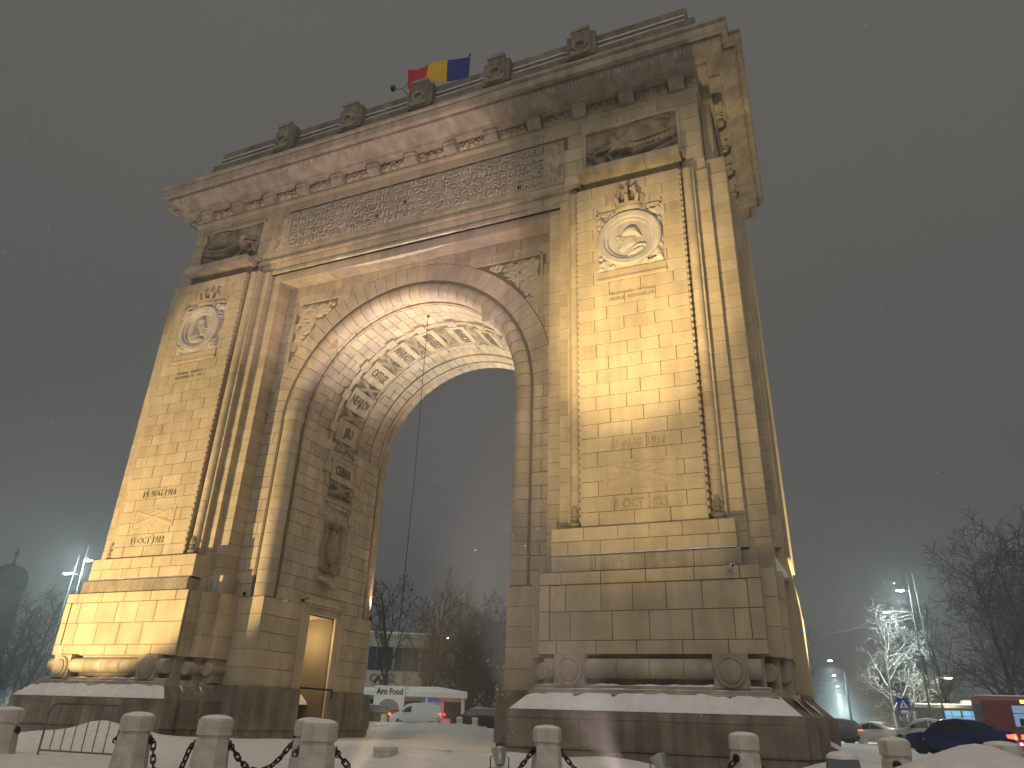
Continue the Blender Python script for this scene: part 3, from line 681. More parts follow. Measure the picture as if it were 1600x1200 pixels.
for s in (-1, 1):
    mb = MB()
    for k in range(5):
        z0 = 18.84 + k * .662; mb.box(s * 11.9, s * 12.06, -4.28, 4.28, z0, z0 + .65); mb.box(s * 12.1, s * 12.42, -3.62, 3.62, z0, z0 + .65)
    mb.box(s * 12.1, s * 7.5, -4.34, 4.34, 18.1, 18.83); mb.box(s * 12.05, s * 12.75, -4.15, 4.15, 18.1, 18.8)
    build_each(mb, 'frieze_stone', M['stone'], arch)
# the inscription
tb = tag(bpy.data.objects.new('inscription_tablet', None)); COL.objects.link(tb); tb.parent = arch
mb = MB(); mb.box(-6.9, 6.9, -4.345, -4.25, 19.22, 21.36); mb.build('slab', M['trim'], tb)
lines = ['DUPA · SECOLE · DE · SUFERINTE · CRESTINESTE · INDURATE · SI · LUPTE · GRELE', 'PENTRU · PASTRAREA · FIINTEI · NATIONALE · DUPA · APARAREA · PLINA',
         'DE · SACRIFICII · A · CIVILIZATIEI · UMANE · SE · INDEPLINI · DREPTATEA · SI', 'PENTRU · POPORUL · ROMAN · PRIN · SABIA · REGELUI · FERDINAND', 'CU · AJUTORUL · INTREGEI · NATIUNI · SI · GANDUL · REGINEI · MARIA']
for k, ln in enumerate(lines): put_text('lettering', text_mesh(ln, .44, .06, 'lettering', M['ink'], 12.1, .004), front(-4.345), 0, 21.08 - .385 * k, .035, tb)
for s in (-1, 1):
    g = front(-4.345, s * 6.55 - .28, 19.35); w, h = .56, 1.9
    relief('pendant_carving', g, w, h, .035, foliage(w, h, .07, 33 + s, 60) + [('s', [(.28, .2), (.28, 1.5)], .05, .05, .08), ('o', .28, 1.62, .16, .2, .1), ('o', .28, .9, .2, .3, .07)], M['relief'], tb, .01)
# winged figures in sunk panels over the piers and the ledges below them
for s in (-1, 1):
    mb = MB()
    for (a, b) in ((7.66, 8.9), (8.91, 10.1), (10.11, 11.34)): mb.box(s * a, s * b, -5.14, -4.2, 18.66, 18.93)
    mb.box(s * 7.75, s * 11.25, -4.62, -4.2, 18.2, 18.66); mb.box(s * 7.55, s * 11.45, -4.72, -4.2, 18.94, 19.1); build_each(mb, 'ledge', M['trim'], arch)
    mb = MB(); x0, x1 = s * 7.7, s * 11.36
    mb.box(x0, s * 7.8, -4.42, -4.28, 19.1, 21.36); mb.box(s * 11.26, x1, -4.42, -4.28, 19.1, 21.36); mb.box(x0, x1, -4.43, -4.28, 21.28, 21.40); build_each(mb, 'relief_frame', M['stone'], arch)
    w, h = 3.46, 2.16; g = front(-4.33, 7.8 if s > 0 else -11.26, 19.11)
    S = [('o', 1.05, 1.42, .19, .24, .30), ('s', [(1.15, 1.2), (1.5, .98), (1.9, .85)], .28, .26, .26), ('s', [(1.2, 1.1), (.85, .75), (1.05, .35), (1.5, .45)], .12, .09, .24), ('s', [(1.1, 1.2), (.7, 1.15), (.35, 1.0), (.3, .7)], .11, .08, .22),
         ('s', [(1.9, .85), (2.5, .95), (3.3, 1.1)], .26, .12, .24), ('s', [(1.9, .7), (2.5, .72), (3.25, .95)], .22, .1, .22), ('s', [(.1, 1.0), (.5, .5), (.9, .15)], .08, .1, .18), ('s', [(.08, 1.15), (.4, 1.3), (.75, 1.2)], .07, .05, .14),
         ('s', [(.9, .12), (2.2, .35), (3.3, .75)], .14, .1, .12)]
    for k in range(9): S.append(('s', [(1.35 + k * .06, 1.3 - k * .01), (1.9 + k * .15, 1.95 - k * .07), (3.25 - k * .05, 2.05 - k * .1)], .09, .05, .20 - .008 * k))
    for k in range(9): S.append(('g', [(1.55 + k * .2, .62 + k * .03), (1.75 + k * .19, 1.05 + k * .02)], .035, .07))
    S += foliage(w, h, .05, 60 + s, 24, lambda u, v: u < .7 or v < .3)
    if s < 0: S = [(q[0], [(w - a, b) for a, b in q[1]], *q[2:]) if q[0] in 'sgp' else (q[0], w - q[1], *q[2:]) for q in S]
    relief('winged_figure', g, w, h, .04, S, M['dark_relief'], arch, .0)

# ---------------------------------------------------------------- cornice, attic
def outline(d, ox=0.0):
    """stepped plan of the entablature pushed out by d"""
    a, b, c, e = 12.1 + d, 4.35 + d, 12.5 + d, 3.65 + d
    return [(-a, -b), (a, -b), (a, -e), (c, -e), (c, e), (a, e), (a, b), (-a, b), (-a, e), (-c, e), (-c, -e), (-a, -e)]
def sweep(prof, name, material):
    m = MB(); n = 12
    for d, z in prof: m.v += [(x, y, z) for x, y in outline(d)]
    for i in range(len(prof) - 1):
        for j in range(n): m.f.append((i * n + j, i * n + (j + 1) % n, (i + 1) * n + (j + 1) % n, (i + 1) * n + j)); m.mi.append(0)
    return m.build(name, material, arch, recalc=False)
sweep([(-.05, 21.9), (.06, 22.06), (.06, 22.16), (.02, 22.18), (.02, 22.70)], 'modillion_frieze', M['stone'])
sweep([(.02, 22.69), (.44, 22.70), (.48, 22.80), (.53, 22.80), (1.08, 23.18), (1.10, 23.14)], 'cornice_soffit', M['trim'])
sweep([(1.10, 23.14), (1.12, 23.27), (1.18, 23.27), (1.18, 23.20), (1.33, 23.23), (1.35, 23.27), (1.35, 23.56), (1.30, 23.60), (1.30, 23.64), (1.39, 23.72), (1.39, 23.82), (.75, 23.95), (-1, 23.96)], 'cornice', M['trim'])
for k in range(-6, 7):
    for sy in (-1, 1):
        x = 1.9 * k; mb = MB(); yf = 4.35
        mb.prism([(yf, 22.19), (yf + .18, 22.19), (yf + .34, 22.34), (yf + .36, 22.50), (yf + .40, 22.52), (yf + .40, 22.69), (yf, 22.69)], 'x', x - .28, x + .28)
        mb.v = [(a, sy * b, c) for a, b, c in mb.v]; mb.build('modillion', M['trim'], arch)
for k in range(-6, 6):
    w, h = 1.2, .42; relief('scroll_carving', front(-4.375, 1.9 * (k + .5) - w / 2, 22.23), w, h, .033, scrollwork(w, h, .13, k), M['relief'], arch, .03)
for s in (-1, 1):
    relief('scroll_carving', front(-4.375, s * 11.92 - .18, 22.23), .36, .42, .033, scrollwork(.36, .42, .13, 77, 1), M['relief'], arch, .03)
    for k in range(5):
        y = -3.0 + 1.5 * k; mb = MB(); mb.prism([(12.5, 22.19), (12.68, 22.19), (12.86, 22.34), (12.9, 22.52), (12.9, 22.69), (12.5, 22.69)], 'y', y - .24, y + .24); mb.v = [(s * a, b, c) for a, b, c in mb.v]; mb.build('modillion', M['trim'], arch)
        if k < 4: relief('scroll_carving', Fr((s * 12.525, y + .75 - s * .45, 22.23), (0, s, 0), (0, 0, 1)), .9, .42, .04, scrollwork(.9, .42, .26, k, 2), M['relief'], arch, .03)
mb = MB()
mb.box(-12.75, 12.75, -4.75, 4.75, 23.9, 24.6); mb.box(-12.95, 12.95, -4.2, 4.2, 23.9, 24.5); mb.box(-12.5, 12.5, -4.4, 4.4, 24.6, 25.5)
build_each(mb, 'attic_base', M['trim'], arch)
attic = MB(); fa = front(-4.05)
mb = MB(); mb.box(-12.3, 12.3, -4.2, 4.2, 25.5, 26.1); mb.box(-12.0, 12.0, -4.03, 4.03, 26.1, 27.0); mb.box(-12.62, 12.62, -3.6, 3.6, 25.5, 26.05); mb.build('attic', M['mortar'], arch)
for p in courses(-12.3, 12.3, 25.5, 26.1, 1, 1.7): stone_mb(attic, front(-4.2), p, .02)
for p in courses(-12.0, 12.0, 26.1, 26.98, 2, 1.6): stone_mb(attic, front(-4.03), p, .02)
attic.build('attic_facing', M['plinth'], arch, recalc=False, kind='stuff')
mb = MB()
for z in (26.22, 26.5): mb.box(-11.9, 11.9, -4.10, -4.02, z, z + .05)
build_each(mb, 'snowy_string_course', M['snow'], arch)
for x in (-7.62, -3.78, 0, 3.8, 7.66):
    con = tag(bpy.data.objects.new('attic_console', None)); COL.objects.link(con); con.parent = arch
    mb = MB(); mb.prism([(-4.05, 25.5), (-4.62, 25.55), (-4.66, 25.7), (-4.5, 26.0), (-4.55, 26.9), (-4.62, 26.95), (-4.62, 27.12), (-4.05, 27.14)], 'x', x - .4, x + .4); mb.build('block', M['trim'], con)
    for s in (-1, 1):
        mb = MB(); mb.box(x + s * .4, x + s * .62, -4.42, -4.05, 25.6, 26.9); mb.build('wing', M['plinth'], con)
    relief('wreath', Fr((x - .36, -4.56, 25.62), (1, 0, 0), (0, 0, 1)), .72, 1.25, .04, [('d', .36, .4, .2, .34, .1), ('s', [(.2, .7), (.2, 1.2)], .06, .06, .09), ('s', [(.52, .7), (.52, 1.2)], .06, .06, .09)] + foliage(.72, .7, .08, 3, 22), M['dark_relief'], con, .0)
# ---------------------------------------------------------------- medallions, crowns, trophies and dates on the panels
def medallion(s):
    md = tag(bpy.data.objects.new('medallion', None)); COL.objects.link(md); md.parent = arch
    xc, zc = s * 9.45, 15.46; w = 2.24
    g = front(-4.978, xc - w / 2, zc - w / 2); c = w / 2
    okk = lambda u, v: math.hypot(u - c, v - c) > 1.06
    relief('foliage_field', Fr(g.o, g.u, g.v), w, w, .04, foliage(w, w, .13, 9 + s, 420, okk), M['medal'], md, .012)
    mb = MB(); mb.lathe([(1.10, 0), (1.10, .16), (1.04, .21), (.88, .19), (.84, .13), (.76, .12), (.72, .05), (.0, .04)][::1], 64, (0, 0, 0), 'y')
    mb.v = [(x + xc, -4.985 - y, z + zc) for x, y, z in mb.v]; mb.build('disc', M['medal'], md, smooth=True, angle=30)
    q = 1.5; g2 = front(-5.02, xc - q / 2, zc - q / 2); K = .72
    def T(pts, f=1): return [(q / 2 + f * a * K, q / 2 + b * K) for a, b in pts]
    if s > 0:      # helmeted bearded profile looking left
        S = [('p', T([(-.42, .22), (-.5, .05), (-.62, -.1), (-.5, -.15), (-.52, -.25), (-.48, -.32), (-.56, -.45), (-.5, -.62), (-.3, -.72), (-.05, -.5), (.3, -.35), (.35, .1)]), .06, .14),
             ('p', T([(-.36, .2), (-.3, .45), (-.1, .62), (.15, .66), (.38, .56), (.5, .3), (.62, -.05), (.3, .06), (0, .16), (-.3, .16), (-.62, .12), (-.62, .18)]), .13, .22),
             ('s', T([(-.05, -.95), (.15, -.6), (.4, -.45), (.72, -.5)]), .05, .05, .1), ('p', T([(-.1, -.98), (.15, -.66), (.6, -.52), (.7, -.7), (.3, -.95)]), .07, .12), ('o', q / 2 + .14 * K, q / 2 - .08 * K, .07, .1, .09),
             ('s', T([(-.45, -.3), (-.32, -.36), (-.2, -.5)]), .04, .03, .10), ('s', T([(-.5, .02), (-.38, .06)]), .03, .03, .09), ('g', T([(-.5, -.28), (-.36, -.3)]), .02, .04)]
    else:          # veiled profile looking right
        S = [('p', T([(.3, .45), (.42, .25), (.46, .1), (.58, -.05), (.46, -.1), (.48, -.22), (.42, -.3), (.46, -.4), (.34, -.5), (.12, -.46), (-.1, .1)]), .07, .12),
             ('p', T([(.36, .42), (.3, .62), (.05, .78), (-.25, .72), (-.42, .5), (-.5, .1), (-.55, -.3), (-.75, -.6), (-.1, -.72), (.1, -.45), (-.02, .0), (.12, .3)]), .12, .2),
             ('p', T([(-.8, -.62), (-.3, -.55), (.3, -.6), (.5, -.8), (.2, -.98), (-.4, -.95)]), .09, .14)]
        for k in range(5): S.append(('g', T([(-.02 - .1 * k, .6 - .05 * k), (-.1 - .09 * k, .1), (-.14 - .1 * k, -.55)]), .025, .06))
    relief('portrait', g2, q, q, .024, [('d', q / 2, q / 2, 0, .70, .001)] + [(q_[0], q_[1], q_[2] * 1.5, *q_[3:]) if q_[0] == 'p' else q_ for q_ in S], M['medal'], md, .0)
    mb = MB(); mb.box(xc - 1.16, xc + 1.16, -5.03, -4.97, 14.02, 14.32); mb.box(xc - 1.18, xc + 1.18, -5.075, -4.97, 13.94, 14.015); mb.build('sill', M['stone'], md)
    mb = MB()
    for t in (-1, 1): mb.box(xc + t * .5, xc + t * 1.14, -5.06, -4.97, 16.62, 16.74); mb.box(xc + t * 1.08, xc + t * 1.16, -5.06, -4.97, 16.66, 16.86)
    mb.box(xc - .62, xc + .62, -5.09, -4.97, 16.50, 16.62); build_each(mb, 'hood', M['relief'], md)
    cr = tag(bpy.data.objects.new('crown', None)); COL.objects.link(cr); cr.parent = md
    mb = MB()
    mb.lathe([(.46, 16.62), (.50, 16.66), (.50, 16.76), (.46, 16.8), (.49, 16.86), (.47, 16.92)], 20, (0, 0, 0)); mb.v = [(x + xc, -4.98 + y * .5, z) for x, y, z in mb.v]; mb.build('circlet', M['relief'], cr, smooth=True, angle=35)
    mb = MB()
    for k in range(5):
        a = R(-180 + 45 * k); bx, by = xc + .45 * math.cos(a), -5.0 + .22 * math.sin(a)
        mb.tube([(bx, by, 16.9), (bx + .07 * math.cos(a), by + .05 * math.sin(a), 17.12), (bx + .02 * math.cos(a), by, 17.3)], [.07, .09, .03], 8)
        if s > 0: mb.tube([(bx, by, 17.2), (xc + .36 * math.cos(a), by - .02, 17.5), (xc + .1 * math.cos(a), -5.02, 17.56)], [.06, .07, .06], 8)
    if s > 0: mb.lathe([(.05, 17.5), (.08, 17.58), (.03, 17.64), (.03, 17.8)], 8, (xc, -5.04, 0)); mb.obox((xc, -5.04, 17.74), (1, 0, 0), (0, 1, 0), (0, 0, 1), .1, .03, .03)
    mb.build('crown_points', M['relief'], cr, smooth=True)
    for k, (bd, wd) in enumerate((('FERDINAND · INTAIUL', 1.5), ('REGELE · ROMANILOR', 1.5)) if s > 0 else (('MARIA · REGINA', 1.45), ('ROMANILOR · 1922', 1.5))):
        put_text('lettering', text_mesh(bd, .17, .02, 'lettering', M['cut_letter'], wd), front(-4.983), xc - .03, 13.42 - .2 * k, .006, md)
    w, h = 2.0, .74; g = front(-4.98, xc - w / 2 - .05, 6.83)
    S = [('s', [(.1, .12), (w - .15, h - .1)], .07, .055, .045), ('s', [(.1, h - .1), (w - .12, .14)], .05, .07, .045), ('s', [(.3, .1), (.7, .5), (1.2, .62), (1.8, .55)], .05, .04, .04)] + foliage(w, h, .035, 88 + s, 110)
    mb = MB(); x0 = xc - w / 2 - .05
    for a_, b_, c_, d_ in ((x0 - .05, x0 + w + .05, 6.78, 6.83), (x0 - .05, x0 + w + .05, 7.57, 7.62), (x0 - .05, x0, 6.83, 7.57), (x0 + w, x0 + w + .05, 6.83, 7.57)): mb.box(a_, b_, -5.0, -4.97, c_, d_)
    build_each(mb, 'panel_frame', M['stone'], md)
    relief('sword_and_laurel', g, w, h, .03, S, M['stone'], md, .006)
    put_text('lettering', text_mesh('15 AUG 1916', .36, .05, 'lettering', M['stone'], 1.66), front(-4.98), xc - .05, 8.13, .022, md)
    put_text('lettering', text_mesh('15 OCT 1922', .36, .05, 'lettering', M['stone'], 1.66), front(-4.98), xc - .1, 6.3, .022, md)
for s in (1, -1): medallion(s)

mortar.build('mortar_core', M['mortar'], arch)
facing.build('stone_facing', M['stone'], arch, recalc=True, kind='stuff')
vfacing.build('vault_facing', M['vault'], arch, recalc=False, kind='stuff')
pfacing.build('plinth_facing', M['plinth'], arch, recalc=False, kind='stuff')
# snow lying on the plinths and ledges, icicle rime under the cornice
mb = MB()
def drift(x0, x1, y0, z0, y1, z1, nx=70, ny=8, th=.05, seed=0, trim=0.0):
    rg = np.random.default_rng(seed); ph = rg.uniform(0, 6, 6); vs = []
    for j in range(ny + 1):
        for i in range(nx + 1):
            t = j / ny; u = i / nx; x = x0 + trim * t + (x1 - x0 - 2 * trim * t) * u; e = min(1, 6 * u, 6 * (1 - u)) * (1 if 0 < j < ny else 0)
            k = th * e * (.8 + .6 * math.sin(3.1 * x + ph[0]) * math.sin(1.7 * x + ph[1]) + .4 * math.sin(7 * x + ph[2] + 3 * t) + .3 * math.sin(13 * x + ph[3] - 5 * t))
            vs.append((x, y0 + (y1 - y0) * t, z0 + (z1 - z0) * t + max(k, .0) + .006))
    mb.add(vs, [(j * (nx + 1) + i, j * (nx + 1) + i + 1, (j + 1) * (nx + 1) + i + 1, (j + 1) * (nx + 1) + i) for j in range(ny) for i in range(nx)])
for s in (-1, 1):
    a, b = sorted((s * 5.93, s * 13.04)); drift(a, b, -5.985, .845, -5.67, 1.25, seed=s + 2, trim=.46)
    a, b = sorted((s * 6.5, s * 12.4)); drift(a, b, -5.67, 1.345, -5.58, 1.36, ny=2, th=.015, seed=s + 5); drift(a, b, -5.56, 1.44, -5.4, 1.46, ny=3, th=.03, seed=s + 8)
    a, b = sorted((s * 6.9, s * 11.9)); drift(a, b, -5.2, 4.86, -5.12, 4.90, ny=2, th=.015, seed=s + 9)
    a, b = sorted((s * 7.0, s * 7.9)); drift(a, b, -5.8, 2.05, -5.62, 2.06, 8, 2, .0, s + 11) if False else None
def drift_side(x0, x1, z0, z1, ya, yb, seed):
    n0 = len(mb.v); drift(ya, yb, x0, z0, x1, z1, 40, 4, .05, seed)
    for k in range(n0, len(mb.v)): a, b, c = mb.v[k]; mb.v[k] = (b, a, c)
for s in (-1, 1):
    drift_side(s * 13.25, s * 12.85, .85, 1.25, -5.3, 5.3, 20 + s); drift_side(s * 13.46, s * 13.02, .86, 1.25, -4.7, 4.7, 22 + s); drift_side(s * 5.78, s * 6.2, .86, 1.25, -5.2, 5.2, 24 + s); drift_side(s * 5.55, s * 5.95, .86, 1.25, -4.6, 4.6, 26 + s)
mb.build('snow_cover', M['snow'], arch, smooth=True, recalc=True, kind='stuff')
mb = MB(); rg = random.Random(3)
for _ in range(260):
    x = rg.choice((rg.uniform(4.5, 13.2), rg.uniform(9, 13.3), rg.uniform(-13, 4))); L = rg.uniform(.06, .34)
    t = rg.uniform(0, .2); y = -5.44 + .5 * t; z = 23.17 - .35 * t
    mb.tube([(x, y, z + .03), (x + rg.uniform(-.01, .01), y, z - L)], [.016, .003], 4, False)
for _ in range(70):
    y = rg.uniform(-4.8, 4.2); L = rg.uniform(.06, .4); mb.tube([(13.6, y, 23.2), (13.6, y, 23.2 - L)], [.016, .003], 4, False)
mb.build('icicles', M['ice'], arch, recalc=False, kind='stuff')
# ================================================================ GROUND
MOUNDS = [(-4.7, -9.2, 1.7, 1.3, .5), (15.5, -10.0, 1.3, 1.0, .62), (16.4, -11.2, 1.5, .9, .4), (-11, 19, 2.6, 2.0, .42), (-7, 18.6, 3.2, 2.0, .38), (4.7, -8.7, 1.6, 1.0, .2), (13.0, -2.5, 1.2, 2.2, .25),
          (13.6, -6.4, .8, .7, .30), (-2.2, 7, 2.4, 1.6, .2), (6.5, -7.2, 2.0, .7, .14), (8, -6.6, 3.0, .6, .08), (11, 28, 5, 2, .3), (20, 27, 4, 1.5, .35), (-9, -11, 2.5, 1.5, .3), (-20, 30, 6, 2, .4)]
_ph = RNG.uniform(0, 6.28, 12); _kd = RNG.uniform(0, 6.28, 12); _kf = np.concatenate([RNG.uniform(.25, 1.0, 6), RNG.uniform(1.2, 3.4, 6)])
def ground_z(x, y):
    x = np.asarray(x, float); y = np.asarray(y, float)
    t = np.clip((y + 12.5) / 6.0, 0, 1); t = t * t * (3 - 2 * t); z = -.43 + .14 * t
    for i in range(12): z = z + (.026 if i < 6 else .016) * np.sin(_kf[i] * (x * math.cos(_kd[i]) + y * math.sin(_kd[i])) + _ph[i]) * np.exp(-((x - 5) ** 2 + y ** 2) / 4000)
    for mx, my, rx, ry, h in MOUNDS:
        d = ((x - mx) / rx) ** 2 + ((y - my) / ry) ** 2; z = z + h * np.exp(-d * .9) * (1 + .18 * np.sin(3.1 * x + my) * np.sin(2.7 * y + mx))
    return z
def gz(x, y): return float(ground_z(x, y))
def graded(lo, a, b, hi, fine, k=1.16):
    c = list(np.arange(a, b, fine)); s = fine; x = a
    while x > lo: s *= k; x -= s; c.insert(0, x)
    s = fine; x = c[-1]
    while x < hi: s *= k; x += s; c.append(x)
    return np.array(c)
gx = graded(-390, -14, 24, 390, .22); gy = graded(-60, -26, 24, 390, .26)
GX, GY = np.meshgrid(gx, gy); GZ = ground_z(GX, GY)
mb = MB(); nx, ny = len(gx), len(gy)
mb.add(list(zip(GX.ravel().tolist(), GY.ravel().tolist(), GZ.ravel().tolist())), [(j * nx + i, j * nx + i + 1, (j + 1) * nx + i + 1, (j + 1) * nx + i) for j in range(ny - 1) for i in range(nx - 1)])
tag(mb.build('snow_ground', M['snow'], None, smooth=True, recalc=False, angle=80), 'deep fresh snow covering the square around the arch', None, None, 'structure')
def road(pts, w, name, label):
    m = MB(); L = []
    for i, p in enumerate(pts):
        a = pts[max(i - 1, 0)]; b = pts[min(i + 1, len(pts) - 1)]; d = Vector((b[0] - a[0], b[1] - a[1])).normalized(); n_ = Vector((-d.y, d.x))
        for k in np.linspace(-1, 1, 9): x, y = p[0] + n_.x * w * k, p[1] + n_.y * w * k; L.append((x, y, gz(x, y) + .012))
    m.add(L, [(i * 9 + j, i * 9 + j + 1, (i + 1) * 9 + j + 1, (i + 1) * 9 + j) for i in range(len(pts) - 1) for j in range(8)])
    tag(m.build(name, M['slush'], None, smooth=True, recalc=True), label, None, None, 'structure')
road([(30 * math.cos(a) * 1.25 - 2, 38 * math.sin(a) * .95 + 2) for a in np.linspace(R(-10), R(170), 80)], 6.5, 'road', 'slushy grey roadway curving round behind the arch')
road([(15.5, y) for y in np.linspace(52, 330, 60)], 5, 'avenue', 'snowy avenue running straight away under street lamps')

# ================================================================ FLOODLIGHTS
def floodlight(loc, target, label, energy, color, angle, blend):
    t = thing('floodlight', label, 'floodlight', (loc[0], loc[1], gz(loc[0], loc[1])), 0, 'floodlights set in the snow')
    d = (Vector(target) - Vector(loc)).normalized(); q = d.to_track_quat('Z', 'Y').to_matrix().to_4x4(); c = Vector((0, 0, loc[2] - gz(loc[0], loc[1])))
    T = Matrix.Translation(c) @ q
    m = MB(); m.lathe([(.085, -.16), (.11, -.12), (.12, -.02), (.155, .10), (.165, .12), (.165, .14), (.15, .135), (.12, .03), (.03, .0)], 20); m.v = [tuple(T @ Vector(v)) for v in m.v]; m.build('housing', M['metal'], t, smooth=True, angle=40)
    m = MB(); m.tube([(-.2, 0, -.1), (-.2, 0, c.z), (-.16, 0, c.z)], .014, 6); m.tube([(.2, 0, -.1), (.2, 0, c.z), (.16, 0, c.z)], .014, 6); m.tube([(-.2, 0, .0), (.2, 0, .0)], .014, 6); m.build('bracket', M['lead'], t)
    p = Vector(t.location) + T @ Vector((0, 0, .16))
    if energy: lamp('floodlight_beam', 'SPOT', p, energy, color, target, angle, blend, .08)
    return t
GOLD = (1.0, .715, .34); PINK = (1.0, .71, .66)
floodlight((7.3, -9.7, -.1), (2.0, -3.6, 18.5), 'bell-shaped ground floodlight at the inner corner of the right plinth', 700, PINK, 40, .8)
floodlight((10.4, -8.9, -.1), (2.0, -4.9, 20.5), 'bell-shaped ground floodlight in front of the middle of the right plinth', 250, PINK, 40, .8)
floodlight((7.9, -16.2, -.4), (9.4, -4.98, 12.8), 'added floodlight out of view, sunk in the snow nearest the viewer, aimed at the right pier', 34000, GOLD, 26, 1.0)  # added unseen lamp, throws the narrow gold beam instead of the bell
floodlight((8.7, -16.3, -.4), (9.4, -4.98, 9.6), 'second added floodlight out of view, sunk in the snow, washing the whole right pier', 7500, GOLD, 46, 1.0)  # added unseen lamp, softens the falloff round the narrow beam
floodlight((10.8, -13.0, -.4), (-3.0, -5.0, 20.5), 'added floodlight out of view, sunk in the snow before the right plinth, aimed at the lintel and cornice', 19000, PINK, 39, .6)  # added unseen lamp, throws the pink beam instead of the bell
floodlight((-13.4, -15.6, .1), (-9.7, -5, 7.4), 'ground floodlight far left, aimed at the left pier', 17000, GOLD, 54, .25)
floodlight((3.5, 1.0, .1), (1.0, -.4, 16), 'ground floodlight inside the passage, aimed up at the vault', 17000, (1.0, .90, .78), 54, .9)
floodlight((15.4, 1.5, .0), (12.9, 1.0, 6.5), 'ground floodlight beyond the right end of the arch', 8000, GOLD, 50, .8)

# ================================================================ BOLLARDS AND CHAINS
M['bollard'] = noise_mat('bollard_stone', (.42, .37, .32), (.56, .50, .44), 5, .9, .4, 60)
def make_bollard(label):
    t = thing('bollard', label, 'bollard', group='stone bollards round the square')
    m = MB(); m.lathe([(.33, -.25), (.33, .05), (.315, .07), (.27, .60), (.262, .615)], 8, ph=.5); m.build('shaft', M['bollard'], t)
    m = MB(); m.lathe([(.245, .61), (.245, .665), (.282, .675), (.285, .88), (.265, .915)], 8, ph=.5); m.build('cap', M['bollard'], t)
    m = MB(); m.lathe([(.266, .913), (.22, .945), (.14, .965), (.03, .975)], 8, ph=.5); m.build('snow_crust', M['snow'], t, smooth=True)
    for s in (-1, 1):
        m = MB(); m.lathe([(.075, 0), (.07, .02), (.03, .03), (.03, .05), (.01, .05)], 12, (0, 0, 0), 'x'); m.v = [(s * (.268 + x), y, z + .53) for x, y, z in m.v]
        m.tube([(s * (.31 + .035 * math.cos(a)), 0, .50 + .045 * math.sin(a)) for a in np.linspace(0, 6.28, 11)], .013, 6, False); m.build('chain_eye', M['iron'], t, smooth=True)
    return t
b0 = make_bollard('')
near = [((-2.7, -13.17), 'weathered stone bollard left of the metal crowd barrier', 20), ((2.08, -14.1), 'stone bollard just right of the metal crowd barrier', 32), ((4.3, -14.56), 'stone bollard between the barrier side and the tallest near bollard', 34),
        ((6.52, -14.79), 'nearest stone bollard, below the lit doorway', 40), ((4.93, -12.88), 'stone bollard mostly hidden behind the nearest bollard', 30), ((8.43, -10.02), 'stone bollard before the left end of the right plinth', 45),
        ((12.05, -9.2), 'stone bollard before the right end of the right plinth', 60), ((14.62, -8.75), 'stone bollard left of the snow heap at right', 85), ((16.16, -9.51), 'stone bollard right of the snow heap, near the frame edge', 110)]
far = [((15.2, 33), 'small distant bollard beside the dark estate car'), ((17.4, 29.5), 'small distant bollard before the white saloon car'), ((19.1, 21.5), 'small distant bollard before the door of the blue car'), ((22.2, 19.5), 'small distant bollard under the red bus'),
       ((-22.6, 34.5), 'small distant bollard before the nose of the white van'), ((-18.6, 36.6), 'small distant bollard before the black car wing'), ((-16.6, 37.2), 'small distant bollard before the black car door'), ((-15.4, 37.8), 'small distant bollard before the black car tail')]
EYES = []
for i, ((x, y), lb, yaw) in enumerate(near + [(p, l, 40) for p, l in far]):
    b = b0 if i == 0 else copy_tree(b0); b.location = (x, y, -.455 if i < 9 else gz(x, y) - .05); b.rotation_euler = (0 if i != 1 else R(3), 0, R(yaw)); b['label'] = lb; EYES.append((Vector((x, y, b.location.z)), yaw))
lk = MB(); a = .035; h = .045
path = [(a * math.cos(t), 0, (h if math.sin(t) > 0 else -h) + a * math.sin(t)) for t in np.linspace(0, 2 * math.pi, 15)[:-1]]
path.append(path[0]); lk.tube(path, .0165, 6, False); LINK = lk.mesh('link', M['iron'], True)
def chain(A, B, sag, label, n=None):
    A, B = Vector(A), Vector(B); pts = []
    for i in range(41): t = i / 40; p = A.lerp(B, t); p.z -= sag * 4 * t * (1 - t); p.z = max(p.z, gz(p.x, p.y) + .0 - .06); pts.append(p)
    L = [0]
    for p, q in zip(pts[:-1], pts[1:]): L.append(L[-1] + (q - p).length)
    n = int(L[-1] / .118); t0 = thing('chain', label, 'chain', A, 0, 'black chains hung between bollards')
    for k in range(n):
        s = (k + .5) * L[-1] / n; j = max(i for i in range(41) if L[i] <= s); j = min(j, 39); p = pts[j].lerp(pts[j + 1], (s - L[j]) / max(L[j + 1] - L[j], 1e-6)); d = (pts[j + 1] - pts[j]).normalized()
        if p.z < gz(p.x, p.y) - .05: continue
        o = bpy.data.objects.new('link', LINK); COL.objects.link(o); o.parent = t0
        o.matrix_local = Matrix.Translation(p - A) @ d.to_track_quat('Z', 'Y').to_matrix().to_4x4() @ Matrix.Rotation(R(90 * (k % 2) + 20), 4, 'Z')
def eye(i, s):
    p, yaw = EYES[i]; c = Vector((math.cos(R(yaw)), math.sin(R(yaw)), 0)); return p + c * (.33 * s) + Vector((0, 0, .48))
chain(eye(1, 1), eye(2, -1), .75, 'black chain dropping into the snow right of the barrier')
chain(eye(2, 1), eye(4, -1), .34, 'black chain hanging between the two bollards left of the doorway')
chain(eye(3, 1), eye(5, -1), .9, 'black chain running from the nearest bollard down into the snow')
chain(eye(5, 1), eye(6, -1), .9, 'black chain before the right plinth')
chain(eye(6, 1), eye(7, -1), .8, 'black chain by the right corner of the plinth')
chain(eye(7, 1), eye(8, -1), .5, 'black chain half buried in the snow heap at right')
for i in (10, 11): chain(eye(i, 1), eye(i + 1, -1), 1.0, 'black chain between the small distant bollards %s' % ('before the white car' if i == 10 else 'before the blue car'))

